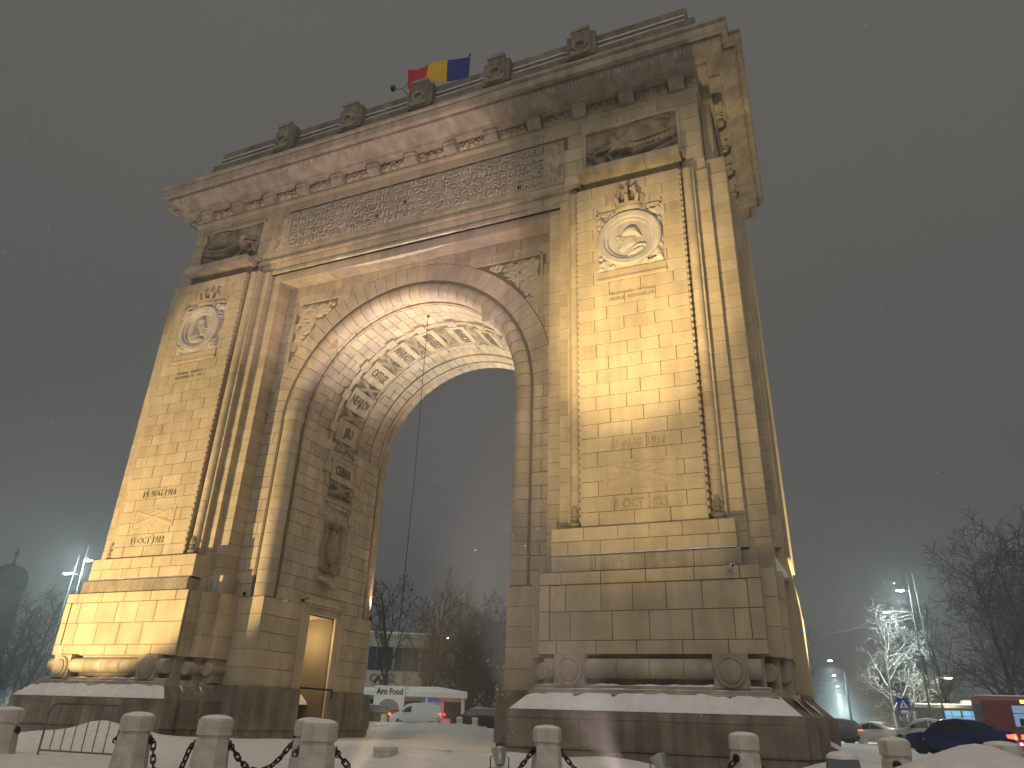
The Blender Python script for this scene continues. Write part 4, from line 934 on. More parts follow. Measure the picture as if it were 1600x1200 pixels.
# crowd barrier
t = thing('crowd_barrier', 'dark metal crowd control barrier with seven bars standing in the snow', 'barrier', (-1.2, -12.55, -.43), math.atan2(.1, 2.03))
m = MB(); W = 1.05
m.tube([(-W, 0, -.05), (-W, 0, .85), (-W + .04, 0, .96), (-W + .16, 0, 1.03), (W - .16, 0, 1.03), (W - .04, 0, .96), (W, 0, .85), (W, 0, -.22)], .021, 8); m.build('frame', M['lead'], t, smooth=True)
m = MB(); m.tube([(-W, 0, .12), (W, 0, .12)], .018, 8); m.build('lower_rail', M['lead'], t, smooth=True)
for k in range(6):
    x = -W + (k + 1) * 2 * W / 7; m = MB(); m.tube([(x, 0, .12), (x, 0, 1.03)], .012, 6); m.build('bar', M['lead'], t, smooth=True)
# buried stone caps, grey box
def stump(x, y, w, label, top):
    z = gz(x, y); t = thing('stone_marker', label, 'stone marker', (x, y, z), R(25))
    m = MB(); m.lathe([(w, -.3), (w, top - .12), (w * .97, top - .1), (w * .97, top - .08), (w * 1.03, top - .06), (w * 1.03, top), (w * .95, top + .02)], 8, ph=.5); m.build('stone', M['bollard'], t)
    m = MB(); m.lathe([(w * .98, top + .01), (w * .6, top + .05), (.03, top + .085)], 8, ph=.5); m.build('snow_crust', M['snow'], t, smooth=True)
stump(4.54, -9.58, .27, 'low octagonal stone cap poking out of the snow before the passage', .14)
stump(4.75, -7.3, .24, 'second low stone cap, almost buried, nearer the passage', .06)
t = thing('utility_box', 'small grey box with a snow cap beside the right plinth corner', 'box', (13.72, -7.4, gz(13.72, -7.4)), R(5))
m = MB(); m.prism([(-.34, -.1), (.34, -.1), (.28, .34), (-.28, .34)], 'y', -.22, .22); m.build('case', M['lead'], t)
m = MB(); m.lathe([(.30, .335), (.29, .40), (.2, .46), (.03, .48)], 12); m.v = [(x, y * .8, z) for x, y, z in m.v]; m.build('snow_cap', M['snow'], t, smooth=True)
t = thing('floodlight_hood', 'snow-capped stone hood behind the grey box by the plinth', 'hood', (13.35, -5.9 + 2.2, gz(13.4, -3.7)), R(10))
m = MB(); m.prism([(-.5, -.2), (.45, -.2), (.4, .2), (.05, .42), (-.5, .12)], 'y', -.5, .5); m.build('hood', M['plinth'], t)
m = MB(); m.prism([(-.5, .125), (.06, .425), (.42, .21), (.3, .40), (.05, .53), (-.4, .26)], 'y', -.5, .5); m.build('snow_cap', M['snow'], t)
# flag, wire, security cameras
fl = thing('flag', 'blue, yellow and red tricolour flag flying above the attic', 'flag', (1.07, -2.0, 26.95))
m = MB(); m.tube([(0, 0, 0), (0, 0, 4.15)], [.045, .03], 8); m.lathe([(.02, 4.1), (.06, 4.15), (.06, 4.2), (.015, 4.3)], 8); m.build('pole', M['iron'], fl)
for k, (nm, c) in enumerate((('blue_band', (.012, .022, .20)), ('yellow_band', (.72, .43, .01)), ('red_band', (.50, .012, .018)))):
    m = MB(); nu, nv = 12, 16; vs = []
    for j in range(nv + 1):
        for i in range(nu + 1):
            s = (k + i / nu) / 3; v = j / nv
            vs.append((-.05 - 3.6 * s, .12 * math.sin(s * 8 + v * 1.5) * (.3 + s), 2.6 + 1.5 * v + .62 * s + .09 * math.sin(s * 11 + 1) * s + .2 * s * (1 - v)))
    m.add(vs, [(j * (nu + 1) + i, j * (nu + 1) + i + 1, (j + 1) * (nu + 1) + i + 1, (j + 1) * (nu + 1) + i) for j in range(nv) for i in range(nu)])
    m.build(nm, mat('flag_' + nm, c, .8), fl, smooth=True, recalc=False, angle=80)
w_ = thing('hanging_wire', 'thin black wire hanging from the crown of the vault', 'wire', (.04, -2.0, 3.0))
m = MB(); m.tube([(0, 0, 0), (.03, .05, 6), (0, 0, 13.0)], .012, 5); m.build('cable', M['iron'], w_)
m = MB(); m.tube([(.05 * math.cos(a), 0, 12.95 + .05 * math.sin(a)) for a in np.linspace(0, 6.28, 10)], .018, 6, False); m.build('hook', M['iron'], w_)
def cctv(loc, rz, label, mount):
    t = thing('security_camera', label, 'camera', loc, rz)
    m = MB(); m.prism([(-.16, -.045), (.14, -.05), (.16, .05), (-.14, .06)], 'x', -.05, .05); m.build('housing', mat('camera_white', (.55, .55, .53), .5), t)
    m = MB(); m.tube([(0, .05, .05), (0, .05 + mount, .12), (0, .1 + mount, .05)], .02, 6); m.build('bracket', M['lead'], t)
    m = MB(); m.lathe([(.035, -.175), (.035, -.15)], 10, (0, 0, 0), 'y'); m.build('lens', M['iron'], t)
cctv((11.75, -5.5, 4.3), R(25), 'white security camera on the right pedestal', .12)
cctv((-4.55, -2.6, 4.3), R(90), 'small security camera at the foot of the left arch moulding', .2)
t = thing('dome_camera', 'dark ball camera on a bracket above the attic wall', 'camera', (-1.05, -4.5, 27.0))
m = MB(); m.tube([(.5, .3, -.6), (.1, 0, 0), (-.3, -.1, .0)], .025, 6); m.tube([(.1, 0, 0), (.55, .2, .9)], .015, 6); m.build('bracket', M['lead'], t)
m = MB(); m.lathe([(.02, -.16), (.10, -.12), (.13, 0), (.10, .12), (.02, .16)], 12, (-.38, -.1, .12)); m.build('ball', M['iron'], t, smooth=True)

# ================================================================ TREES
M['bark'] = mat('bark', (.05, .042, .036), .95); n_, l_, b_ = nodes(M['bark'])
g_ = n_.new('ShaderNodeNewGeometry'); s_ = n_.new('ShaderNodeSeparateXYZ'); l_.new(g_.outputs['Normal'], s_.inputs[0])
mr_ = n_.new('ShaderNodeMapRange'); mr_.inputs[1].default_value = -.15; mr_.inputs[2].default_value = .3; l_.new(s_.outputs['Z'], mr_.inputs[0])
mx_ = n_.new('ShaderNodeMix'); mx_.data_type = 'RGBA'; mx_.inputs['A'].default_value = (.05, .042, .036, 1); mx_.inputs['B'].default_value = (.72, .72, .72, 1); l_.new(mr_.outputs[0], mx_.inputs['Factor']); l_.new(mx_.outputs['Result'], b_.inputs['Base Color'])
M['leaf'] = mat('dead_leaves', (.03, .024, .016), .9)
def tree_meshes(seed, H, spread=.5, clear=.25, dense=1.0, leaves=0):
    rg = random.Random(seed); tr = MB(); cr = MB()
    def rv(): return Vector((rg.uniform(-1, 1), rg.uniform(-1, 1), rg.uniform(-1, 1)))
    def branch(p, d, L, r, lev):
        k = (7, 5, 4, 3)[lev]; pts = [p.copy()]; rad = [r]; dd = d.copy()
        for i in range(k):
            dd = (dd + rv() * (.10, .22, .3, .35)[lev] + Vector((0, 0, .03 if lev else .0))).normalized(); pts.append(pts[-1] + dd * L / k); rad.append(max(r * (1 - (i + 1) / k * (.78 if lev else .72)), .012))
        (tr if lev < 2 else cr).tube(pts, rad, (8, 5, 3, 3)[lev], False)
        if lev == 3:
            if leaves and pts[-1].z > H * .72 and rg.random() < leaves:
                for _ in range(2):
                    c = pts[-1] + rv() * .12; u = rv().normalized() * .11; w = rv().normalized() * .09; cr.cur = 1; cr.add([c - u, c + w, c + u, c - w], [(0, 1, 2, 3)]); cr.cur = 0
            return
        n = int(((13, 7, 5)[lev]) * dense)
        for j in range(n):
            f = (clear + (1 - clear) * (j + rg.random()) / n) if lev == 0 else (.2 + .8 * (j + rg.random()) / n)
            i = min(int(f * k), k - 1); q = pts[i].lerp(pts[i + 1], f * k - i); rr = rad[i] + (rad[i + 1] - rad[i]) * (f * k - i)
            ax = (pts[i + 1] - pts[i]).normalized(); s = rv(); s = (s - ax * s.dot(ax)).normalized(); a = rg.uniform(.55, 1.05) * (spread / .5)
            nd = (ax * math.cos(a) + s * math.sin(a) + Vector((0, 0, .12))).normalized()
            LL = L * (.52 * (1 - .45 * f) if lev == 0 else .55 * (1.1 - .5 * f)) * rg.uniform(.75, 1.15)
            branch(q, nd, LL, max(rr * rg.uniform(.45, .68), .018), lev + 1)
    branch(Vector((0, 0, -.3)), Vector((rg.uniform(-.05, .05), rg.uniform(-.05, .05), 1)), H * .92, H * .017, 0)
    return tr.mesh('trunk', M['bark'], True, False), cr.mesh('crown', [M['bark'], M['leaf']], False, False)
VAR = [tree_meshes(11, 13, .45, .3, 1.15, .8), tree_meshes(12, 13, .55, .22, 1.3), tree_meshes(13, 13, .6, .18, 1.3), tree_meshes(14, 13, .38, .25, 1.2), tree_meshes(15, 13, .65, .12, 1.35)]
VARD = [(a.copy(), b.copy()) for a, b in VAR]
M['dark_bark'] = mat('shade_bark', (.028, .024, .021), .95)  # darkened snowless bark; unlit, backlit look is put into the colour
for a, b in VARD:
    for q in (a, b): q.materials[0] = M['dark_bark']
def tree(x, y, H, v, label, group, rz=None, dark=False):
    t = thing('bare_tree', label, 'tree', (x, y, gz(x, y)), random.uniform(0, 6) if rz is None else rz, group); t.scale = (H / 13,) * 3
    vv = VARD if dark else VAR; link('trunk', vv[v][0], t); link('crown', vv[v][1], t)
tree(-24.8, 38.2, 13, 0, 'tall bare tree with dark leaf clumps in its top, seen through the arch', 'trees seen through the arch', None, True)
tree(-21.9, 40, 11.8, 3, 'slender bare tree right of the tall one, seen through the arch', 'trees seen through the arch', None, True)
rg = random.Random(21)
def polar(d, a): return 13.7 + d * math.cos(R(a)), -24.7 + d * math.sin(R(a))
for k in range(24):
    tree(*polar(rg.uniform(84, 118), 113.2 + rg.uniform(-6.5, 6.5)), rg.uniform(10.5, 14), rg.choice((1, 2, 4)), 'bare tree in the dark thicket seen through the arch beside the right jamb', 'thicket seen through the arch', None, True)
for k in range(20):
    tree(*polar(rg.uniform(85, 120), 147 + rg.uniform(-7, 8)), rg.uniform(8.5, 12), rg.choice((1, 2, 4)), 'dark bare tree in the wood at far left below the church dome', 'wood at far left', None, True)
tree(18.6, 51.5, 10.5, 2, 'snow-lit bare tree left of the twin-pole street lamp', 'roadside trees at right', 1.0)
tree(20.3, 49, 6.0, 4, 'small forked snowy tree behind the pedestrian crossing sign', 'roadside trees at right', 2.0)
for k in range(56):
    a = 80.5 - rg.uniform(0, 1) ** .85 * 24; H = 12 + (84 - a) * .40 + rg.uniform(-1.5, 1.5)
    tree(*polar(rg.uniform(64, 104), a), H, rg.choice((1, 2, 4, 2)), 'tall bare tree in the dark wood behind the buses at right', 'wood behind the buses', None, True)
for k in range(10):
    y = 70 + k * 22; tree(25 + rg.uniform(-1, 2), y, rg.uniform(12, 15), rg.choice((1, 2, 4)), 'bare tree on the right side of the lamplit avenue', 'avenue trees, right row', None, True)
    tree(5.5 + rg.uniform(-1.5, 1.5), y + 8, rg.uniform(13, 16), rg.choice((1, 2, 4)), 'bare tree on the left side of the lamplit avenue', 'avenue trees, left row', None, True)
# a low snowy shrub bank at the far left
mb = MB(); rg = random.Random(8)
for _ in range(900):
    x, y = rg.uniform(-58, -34), rg.uniform(8, 26); h = rg.uniform(.5, 2.0); mb.tube([(x, y, -.3), (x + rg.uniform(-.3, .3), y + rg.uniform(-.3, .3), -.3 + h)], [.03, .01], 3, False)
tag(mb.build('shrubs', M['bark'], None, recalc=False), 'snowy scrub at the foot of the wood at far left', 'shrubs', None, 'stuff')

# ================================================================ STREET LAMPS
M['led'] = mat('led_lamp', (1, 1, 1), .5, 0, (.82, 1.0, .98), 90); M['sodium'] = mat('warm_lamp', (1, 1, 1), .5, 0, (1.0, .82, .35), 30); M['pole'] = mat('pole_steel', (.03, .032, .032), .7, .0)
def head(m_par, p, d, l=.7):
    d = Vector(d).normalized(); m = MB(); s = Vector((-d.y, d.x, 0)); m.obox(Vector(p), d, s, (0, 0, 1), l / 2, .14, .05); m.build('lamp_head', M['pole'], m_par)
def glowpanel(par, p, d, material, l=.5):
    d = Vector(d).normalized(); s = Vector((-d.y, d.x, 0)); m = MB(); m.obox(Vector(p) - Vector((0, 0, .075)), d, s, (0, 0, 1), l / 2, .12, .02); m.build('lamp_glass', material, par)
LED = (.72, 1.0, .95)
def twin_lamp(x, y, h, lean, heads, label, rz=0):
    t = thing('street_lamp', label, 'street lamp', (x, y, gz(x, y)), rz, 'twin-pole street lamps')
    for s in (-1, 1):
        m = MB(); m.tube([(s * .55, 0, -.2), (s * .34, 0, h * .6), (s * .22, 0, h + (1.2 if s > 0 else .3))], [.09, .06, .025], 10); m.build('pole', M['pole'], t, smooth=True)
    m = MB()
    for z in (h * .42, h * .66): m.tube([(-.4, 0, z), (.4, 0, z)], .03, 6)
    build_each(m, 'brace', M['pole'], t)
    for (ax, ay, z, mt, e, col) in heads:
        m = MB(); m.tube([(0, 0, z - .15), (ax * .8, ay * .8, z), (ax, ay, z + .02)], .04, 6); m.build('arm', M['pole'], t)
        head(t, (ax, ay, z), (ax, ay, 0)); glowpanel(t, (ax, ay, z), (ax, ay, 0), M[mt])
        p = t.matrix_basis @ Vector((ax, ay, z - .2)); lamp('street_light', 'POINT', p, e, col, size=.25)
twin_lamp(21.3, 46.5, 12.2, 0, [(-1.0, -.5, 12.0, 'led', 4200, LED), (-2.3, -.2, 10.3, 'led', 2000, (.95, 1.0, .85)), (1.3, 0, 5.1, 'sodium', 600, (1, .8, .4))], 'tall twin-pole street lamp with two white heads, right of the arch', 0)
twin_lamp(-36.9, 12.9, 10.7, 0, [(.9, -.9, 10.6, 'led', 7000, LED), (-.9, .5, 9.8, 'led', 1500, LED)], 'twin-pole street lamp glaring white left of the left pier', R(30))
def single_lamp(x, y, h, e, label, group, mt='led', col=LED, arm=(-1.6, 0), size=.3):
    t = thing('street_lamp', label, 'street lamp', (x, y, gz(x, y)), 0, group)
    m = MB(); m.tube([(0, 0, -.2), (0, 0, h * .7), (0, 0, h - .1), (arm[0] * .3, arm[1] * .3, h + .1)], [.1, .07, .05, .04], 8); m.tube([(0, 0, h - .1), (arm[0], arm[1], h + .1)], .035, 6); m.build('pole', M['pole'], t, smooth=True)
    head(t, (arm[0], arm[1], h), (*arm, 0)); glowpanel(t, (arm[0], arm[1], h), (*arm, 0), M[mt])
    lamp('street_light', 'SPOT', (x + arm[0], y + arm[1], gz(x, y) + h - .25), e, col, (x + arm[0], y + arm[1], 0), 125, .8, size)
av = [(14.1, 88), (14.5, 120), (15.1, 157), (15.6, 203), (16.1, 258), (16.6, 310)]
for k, (x, y) in enumerate(av): single_lamp(x + 1.6, y, 9.5, (16000, 30000, 45000, 60000, 60000, 60000)[k], '%s street lamp of the misty row down the avenue' % ('nearest', 'second', 'third', 'fourth', 'fifth', 'farthest')[k], 'avenue street lamps')
single_lamp(-26, 76, 7, 220, 'small warm street lamp beside the right jamb, seen through the arch', 'distant lamps', 'sodium', (1, .85, .5), (-.8, 0))
def wire(a, b, sag, label):
    a, b = Vector(a), Vector(b); t = thing('overhead_wire', label, 'wire', a); m = MB()
    m.tube([a.lerp(b, i / 12) - a - Vector((0, 0, sag * 4 * (i / 12) * (1 - i / 12))) for i in range(13)], .016, 5); m.build('cable', M['lead'], t)
wire((21.0, 46.5, 9.7), (4.0, 62, 8.4), .3, 'overhead wire running left from the twin-pole lamp at right'); wire((21.0, 46.5, 9.4), (2.0, 60, 8.2), .3, 'lower overhead wire running left from the twin-pole lamp at right')
wire((4, 96, 7.2), (30, 98, 7.0), .1, 'overhead wire crossing the lamplit avenue'); wire((-36.5, 12.9, 8.4), (-70, 25, 7.8), .3, 'overhead wire left of the glaring street lamp'); wire((-40, 60, 8.2), (10, 75, 9.2), .3, 'overhead wire crossing behind the passage')
# crossing sign
t = thing('crossing_sign', 'blue square pedestrian crossing sign on a pole at right', 'sign', (18.0, 33.0, gz(18, 33)), R(2))
m = MB(); m.tube([(0, .05, -.3), (0, .05, 3.0)], .035, 8); m.build('pole', M['pole'], t)
m = MB(); m.box(-.36, .36, -.02, .0, 2.15, 2.87); m.build('plate', mat('sign_blue', (.02, .06, .36), .4, 0), t)
m = MB(); m.prism([(-.27, 2.26), (.27, 2.26), (0, 2.76)], 'y', -.026, -.022); m.build('triangle', mat('sign_white', (.8, .8, .8), .5), t)
m = MB(); m.prism([(-.03, 2.52), (.03, 2.52), (.05, 2.42), (.10, 2.29), (.05, 2.29), (.0, 2.38), (-.06, 2.29), (-.11, 2.29), (-.05, 2.42)], 'y', -.031, -.027); m.lathe([(.03, -.031), (.03, -.027)], 10, (0, 0, 2.58), 'y'); m.build('walking_figure', M['iron'], t)
m = MB(); m.lathe([(.2, 1.9), (.26, 2.0), (.2, 2.1), (.05, 2.14)], 10, (0, .05, 0)); m.build('snow_clump', M['snow'], t, smooth=True)
# ================================================================ CARS
M['tyre'] = mat('tyre', (.015, .015, .016), .9); M['rim'] = mat('wheel_rim', (.35, .36, .37), .35, .8); M['glass'] = mat('car_glass', (.02, .024, .028), .08); M['tail'] = mat('tail_light', (.4, .01, .01), .4, 0, (1.0, .06, .03), 7); M['plate'] = mat('number_plate', (.7, .7, .7), .5, 0, (.7, .85, 1.0), .8)
def paint(name, c, r=.3, me=.2): return mat(name, c, r, me)
def car(loc, rz, label, body, st, W, gl, roof_snow=True, scale=1.0, rear_on=True, snow_dust=None):
    """st: stations along the length (x, z_bottom, z_belt, z_top, half width at belt, half width at top); front is +x"""
    t = thing('car', label, 'car', loc, rz, 'cars driving round the square'); t.scale = (scale,) * 3
    m = MB(); n = len(st); ring = 12
    for (x, zb, zl, zt, wb, wt) in st:
        P = [(wb * .90, zb), (wb, zb + .18), (wb * 1.0, (zb + zl) / 2 + .1), (wb * .97, zl), (wt, zt - .03), (wt * .8, zt)]
        m.v += [(x, a, b) for a, b in P] + [(x, -a, b) for a, b in P[::-1]]
    for i in range(n - 1):
        for j in range(ring): m.f.append((i * ring + j, i * ring + (j + 1) % ring, (i + 1) * ring + (j + 1) % ring, (i + 1) * ring + j)); m.mi.append(0)
    m.f += [tuple(range(ring)), tuple((n - 1) * ring + j for j in range(ring))]; m.mi += [0, 0]
    m.build('body', body, t, smooth=True, angle=32)
    def side(i, s, f, g):      # point on the greenhouse side, f along stations, g from belt to roof
        k = min(int(i), n - 2); u = i - k; A = [st[k][q] + (st[k + 1][q] - st[k][q]) * u for q in range(6)]
        return (A[0], s * (A[4] * .97 + (A[5] - A[4] * .97) * g + .012), A[2] + (A[3] - .03 - A[2]) * g + .004)
    for s in (-1, 1):
        for (i0, i1, g00, g10) in gl['side']:
            m = MB(); N = 6; vs = []
            for k in range(N + 1):
                i = i0 + (i1 - i0) * k / N; vs += [side(i, s, 0, .08), side(i, s, 0, g00 + (g10 - g00) * k / N)]
            m.add(vs, [(2 * k, 2 * k + 1, 2 * k + 3, 2 * k + 2) for k in range(N)]); m.build('side_window', M['glass'], t, smooth=True)
    for (a, b, nm) in gl['end']:
        A, B = st[a], st[b]
        def pt(f, s): return (A[0] + (B[0] - A[0]) * f, s * ((A[5] + (B[5] - A[5]) * f) * .88), A[3] + (B[3] - A[3]) * f + .014)
        m = MB(); m.add([pt(.1, -1), pt(.1, 1), pt(.92, 1), pt(.92, -1)], [(0, 1, 2, 3)]); m.build(nm, M['glass'], t)
    for x in gl['wheels']:
        for s in (-1, 1):
            w = tag(bpy.data.objects.new('wheel', None)); COL.objects.link(w); w.parent = t; r = gl.get('r', .32)
            m = MB(); m.lathe([(r * .62, -.1), (r * .95, -.1), (r, -.07), (r, .07), (r * .95, .1), (r * .62, .1)], 24, (x, s * (W - .09), r), 'y'); m.build('tyre', M['tyre'], w, smooth=True, angle=40)
            m = MB(); y = s * (W + .0); m.lathe([(r * .62, -.02), (r * .6, .0), (r * .2, .015)], 20, (x, s * (W - .03), r), 'y')
            for k in range(5):
                a = 2 * math.pi * k / 5; m.obox((x + math.cos(a) * r * .34, y - s * .005, r + math.sin(a) * r * .34), (math.cos(a), 0, math.sin(a)), (0, 1, 0), (-math.sin(a), 0, math.cos(a)), r * .28, .012, .025)
            m.build('rim', M['rim'], w, smooth=True, angle=40)
    xr, zr = st[0][0], gl['tail_z']
    for s in (-1, 1):
        m = MB(); m.prism([(xr - .03, zr - .09), (xr + .22, zr - .05), (xr + .26, zr + .07), (xr + .0, zr + .1)], 'y', s * (W - .42), s * (W - .015)); m.build('tail_light', M['tail'] if rear_on else mat('lamp_off', (.2, .01, .01), .3), t)
    m = MB(); m.box(xr - .045, xr - .02, -.26, .26, zr - .32, zr - .2); m.build('number_plate', M['plate'], t)
    for s in (-1, 1):
        k = gl['mirror']; m = MB(); m.obox((k, s * (W + .07), st[len(st) // 2][2] + .04), (1, 0, 0), (0, 1, 0), (0, 0, 1), .07, .09, .06); m.build('wing_mirror', body, t)
    m = MB(); m.box(xr - .03, xr + .1, -W * .85, W * .85, st[0][1] - .02, st[0][1] + .12); m.build('bumper', M['lead'], t)
    if roof_snow:
        a, b = gl['roof']; m = MB(); vs = []; N = 10
        for k in range(N + 1):
            i = a + (b - a) * k / N; q = min(int(i), n - 2); u = i - q; A = [st[q][c] + (st[q + 1][c] - st[q][c]) * u for c in range(6)]; e = min(1, 4 * k / N, 4 * (1 - k / N))
            vs += [(A[0], f * A[5] * .95, A[3] - .015 + .06 * e * (1 - abs(f) ** 3) + .004) for f in (-1, -.7, -.3, .3, .7, 1)]
        m.add(vs, [(k * 6 + j, k * 6 + j + 1, (k + 1) * 6 + j + 1, (k + 1) * 6 + j) for k in range(N) for j in range(5)]); m.build('roof_snow', M['snow'], t, smooth=True)
    p = Matrix.Translation(loc) @ Matrix.Rotation(rz, 4, 'Z') @ Vector((xr * scale - .25, 0, zr * scale))
    if rear_on: lamp('tail_glow', 'POINT', p, 25, (1, .08, .05), size=.1)
    return t
SEDAN = [(-2.2, .30, .92, .97, .80, .70), (-2.05, .24, .98, 1.04, .86, .72), (-1.5, .22, .98, 1.09, .89, .68), (-.8, .2, .96, 1.40, .89, .60), (-.1, .2, .94, 1.46, .89, .60), (.55, .2, .92, 1.38, .89, .60), (1.15, .2, .90, .98, .88, .70), (1.8, .22, .80, .84, .86, .66), (2.1, .26, .70, .72, .78, .6), (2.25, .32, .6, .62, .66, .5)]
SG = dict(side=[(2.35, 3.9, .25, .9), (3.98, 5.7, .9, .5)], end=[(3, 2, 'rear_window'), (5, 6, 'windscreen')], wheels=(-1.35, 1.38), tail_z=.80, mirror=.85, roof=(3, 5))
ESTATE = [(-2.3, .34, 1.0, 1.12, .82, .74), (-2.2, .28, 1.06, 1.30, .90, .72), (-1.9, .26, 1.06, 1.56, .92, .66), (-1.0, .25, 1.04, 1.66, .93, .64), (0, .25, 1.02, 1.67, .93, .64), (.6, .25, 1.0, 1.55, .93, .66), (1.25, .26, 1.0, 1.08, .92, .74), (1.9, .28, .92, .96, .9, .7), (2.25, .34, .75, .78, .8, .6)]
EG = dict(side=[(2.1, 3.0, .75, .92), (3.05, 4.0, .92, .92), (4.06, 5.75, .92, .5)], end=[(2, 1, 'rear_window'), (5, 6, 'windscreen')], wheels=(-1.4, 1.42), tail_z=.92, mirror=.95, roof=(2, 5), r=.36)
VAN = [(-2.2, .36, 1.1, 1.72, .84, .74), (-2.12, .3, 1.12, 1.86, .92, .80), (-1.0, .28, 1.12, 1.90, .93, .80), (.2, .28, 1.1, 1.90, .93, .80), (.9, .28, 1.08, 1.78, .93, .76), (1.45, .28, 1.06, 1.20, .92, .78), (2.0, .3, .95, 1.0, .9, .72), (2.3, .36, .75, .78, .8, .6)]
VG = dict(side=[(3.35, 4.7, .8, .5)], end=[(4, 5, 'windscreen')], wheels=(-1.35, 1.45), tail_z=1.05, mirror=1.1, roof=(1, 4), r=.33)
DARK = M['dark_paint'] = paint('black_paint', (.012, .013, .015)); BLUE = paint('blue_paint', (.012, .022, .10)); WHITE = paint('white_paint', (.55, .57, .6), .4, 0); SILVER = paint('silver_paint', (.42, .42, .42), .4, .2); GREY = paint('dark_grey_paint', (.09, .09, .095), .35, .2)
def at(x, y): return (x, y, gz(x, y) + .03)
car(at(18.6, 14.6), R(158), 'dark blue saloon car with glowing tail light behind the snow heap', BLUE, SEDAN, .88, SG)
car(at(18.4, 25.5), R(172), 'snow-topped silver saloon car left of the blue car', SILVER, SEDAN, .88, SG)
car(at(13.0, 34.6), R(178), 'dark estate car with lit tail light behind the right plinth corner', GREY, ESTATE, .91, EG)
car(at(16.2, 39.5), R(150), 'silver car with bright red tail lights beyond the estate car', SILVER, SEDAN, .88, SG)
car(at(-21.3, 37.8), R(209), 'white panel van parked behind the passage, seen through the arch', WHITE, VAN, .91, VG)
car(at(-16.2, 39.6), R(209), 'black car with red tail light right of the white van', DARK, ESTATE, .91, EG)
car(at(-25.6, 36.0), R(215), 'dark car mostly hidden behind the left pier, red tail light showing', DARK, ESTATE, .91, EG)

# ================================================================ BUSES
M['bus_glass'] = mat('lit_bus_window', (.02, .03, .04), .1, 0, (.20, .52, .82), 1.1); M['bus_dim'] = mat('dim_bus_window', (.03, .04, .05), .1, 0, (.20, .32, .5), .9); M['seat'] = mat('bus_interior', (.01, .012, .016), .8); M['sign_amber'] = mat('amber_display', (.1, .06, 0), .5, 0, (1.0, .6, .08), 4)
def bus(loc, rz, label, body, L, H, glass, skirt, nw, z0, z1, x_start, amber=None):
    t = thing('bus', label, 'bus', loc, rz, 'city buses'); W = 1.25
    m = MB(); pr_ = [(-W, .35), (-W, H - .25), (-W + .1, H - .06), (-W + .3, H), (W - .3, H), (W - .1, H - .06), (W, H - .25), (W, .35)]; m.prism(pr_, 'x', 0, L); m.build('body', body, t)
    m = MB(); m.box(-.006, L + .006, -W - .012, W + .012, .34, .95); m.build('skirt', skirt, t)
    w = (L - x_start - .3) / nw
    for s in (-1, 1):
        for k in range(nw):
            a = x_start + k * w; g = MB(); g.box(a + .07, a + w - .07, s * (W + .004), s * (W + .016), z0, z1); win = g.build('window', glass, t)
            g = MB(); zz = z0 + (z1 - z0) * .62; g.box(a + .07, a + w - .07, s * (W + .016), s * (W + .03), zz - .02, zz + .02); g.box(a + w * .5 - .02, a + w * .5 + .02, s * (W + .016), s * (W + .028), z0, z1); g.build('window_bar', M['seat'], win)
            g = MB(); g.box(a + w * .2, a + w * .42, s * (W + .016), s * (W + .022), z0 + .02, z0 + .45); g.build('seat_back', M['seat'], win)
    for xe, sg in ((0, -1), (L, 1)):
        g = MB(); g.box(xe + sg * .004, xe + sg * .016, -W + .2, W - .2, 1.45, H - .5); g.build('end_window', M['glass'], t)
        for s in (-1, 1): g = MB(); g.box(xe + sg * .004, xe + sg * .05, s * (W - .3), s * (W - .08), .75, 1.15); g.build('tail_light', M['tail'] if sg < 0 else M['plate'], t)
    m = MB(); m.prism([(-W + .2, H - .005), (-W + .3, H + .07), (0, H + .1), (W - .3, H + .07), (W - .2, H - .005)], 'x', .1, L - .1); m.build('roof_snow', M['snow'], t)
    m = MB(); m.prism([(-.8, H), (-.7, H + .35), (.7, H + .35), (.8, H)], 'x', L * .3, L * .75); m.build('roof_unit', M['snow'], t)
    if amber: g = MB(); g.box(amber, amber + 1.1, -W - .02, -W - .005, H - .42, H - .22); g.build('side_display', M['sign_amber'], t)
    for x in (2.2, L - 2.6):
        for s in (-1, 1): m = MB(); m.lathe([(.25, -.12), (.48, -.12), (.5, 0), (.48, .12), (.25, .12)], 20, (x, s * (W - .08), .5), 'y'); m.build('wheel', M['tyre'], t, smooth=True, angle=40)
    return t
bus(at(22.4, 34.5), R(4), 'dark red city bus with dim blue windows at the right edge', paint('dark_red_bus', (.15, .025, .03), .4, 0), 12, 3.1, M['bus_dim'], paint('red_skirt', (.30, .02, .035), .4, 0), 6, 1.35, 2.55, 1.6, 2.2)
bus(at(19.9, 49.0), R(-1), 'city bus with bright blue-lit windows and snowy roof behind the silver car', paint('dark_bus', (.03, .03, .032), .4, 0), 12, 3.05, M['bus_glass'], paint('dark_skirt', (.04, .04, .045), .4, 0), 7, 1.55, 2.6, 1.9)

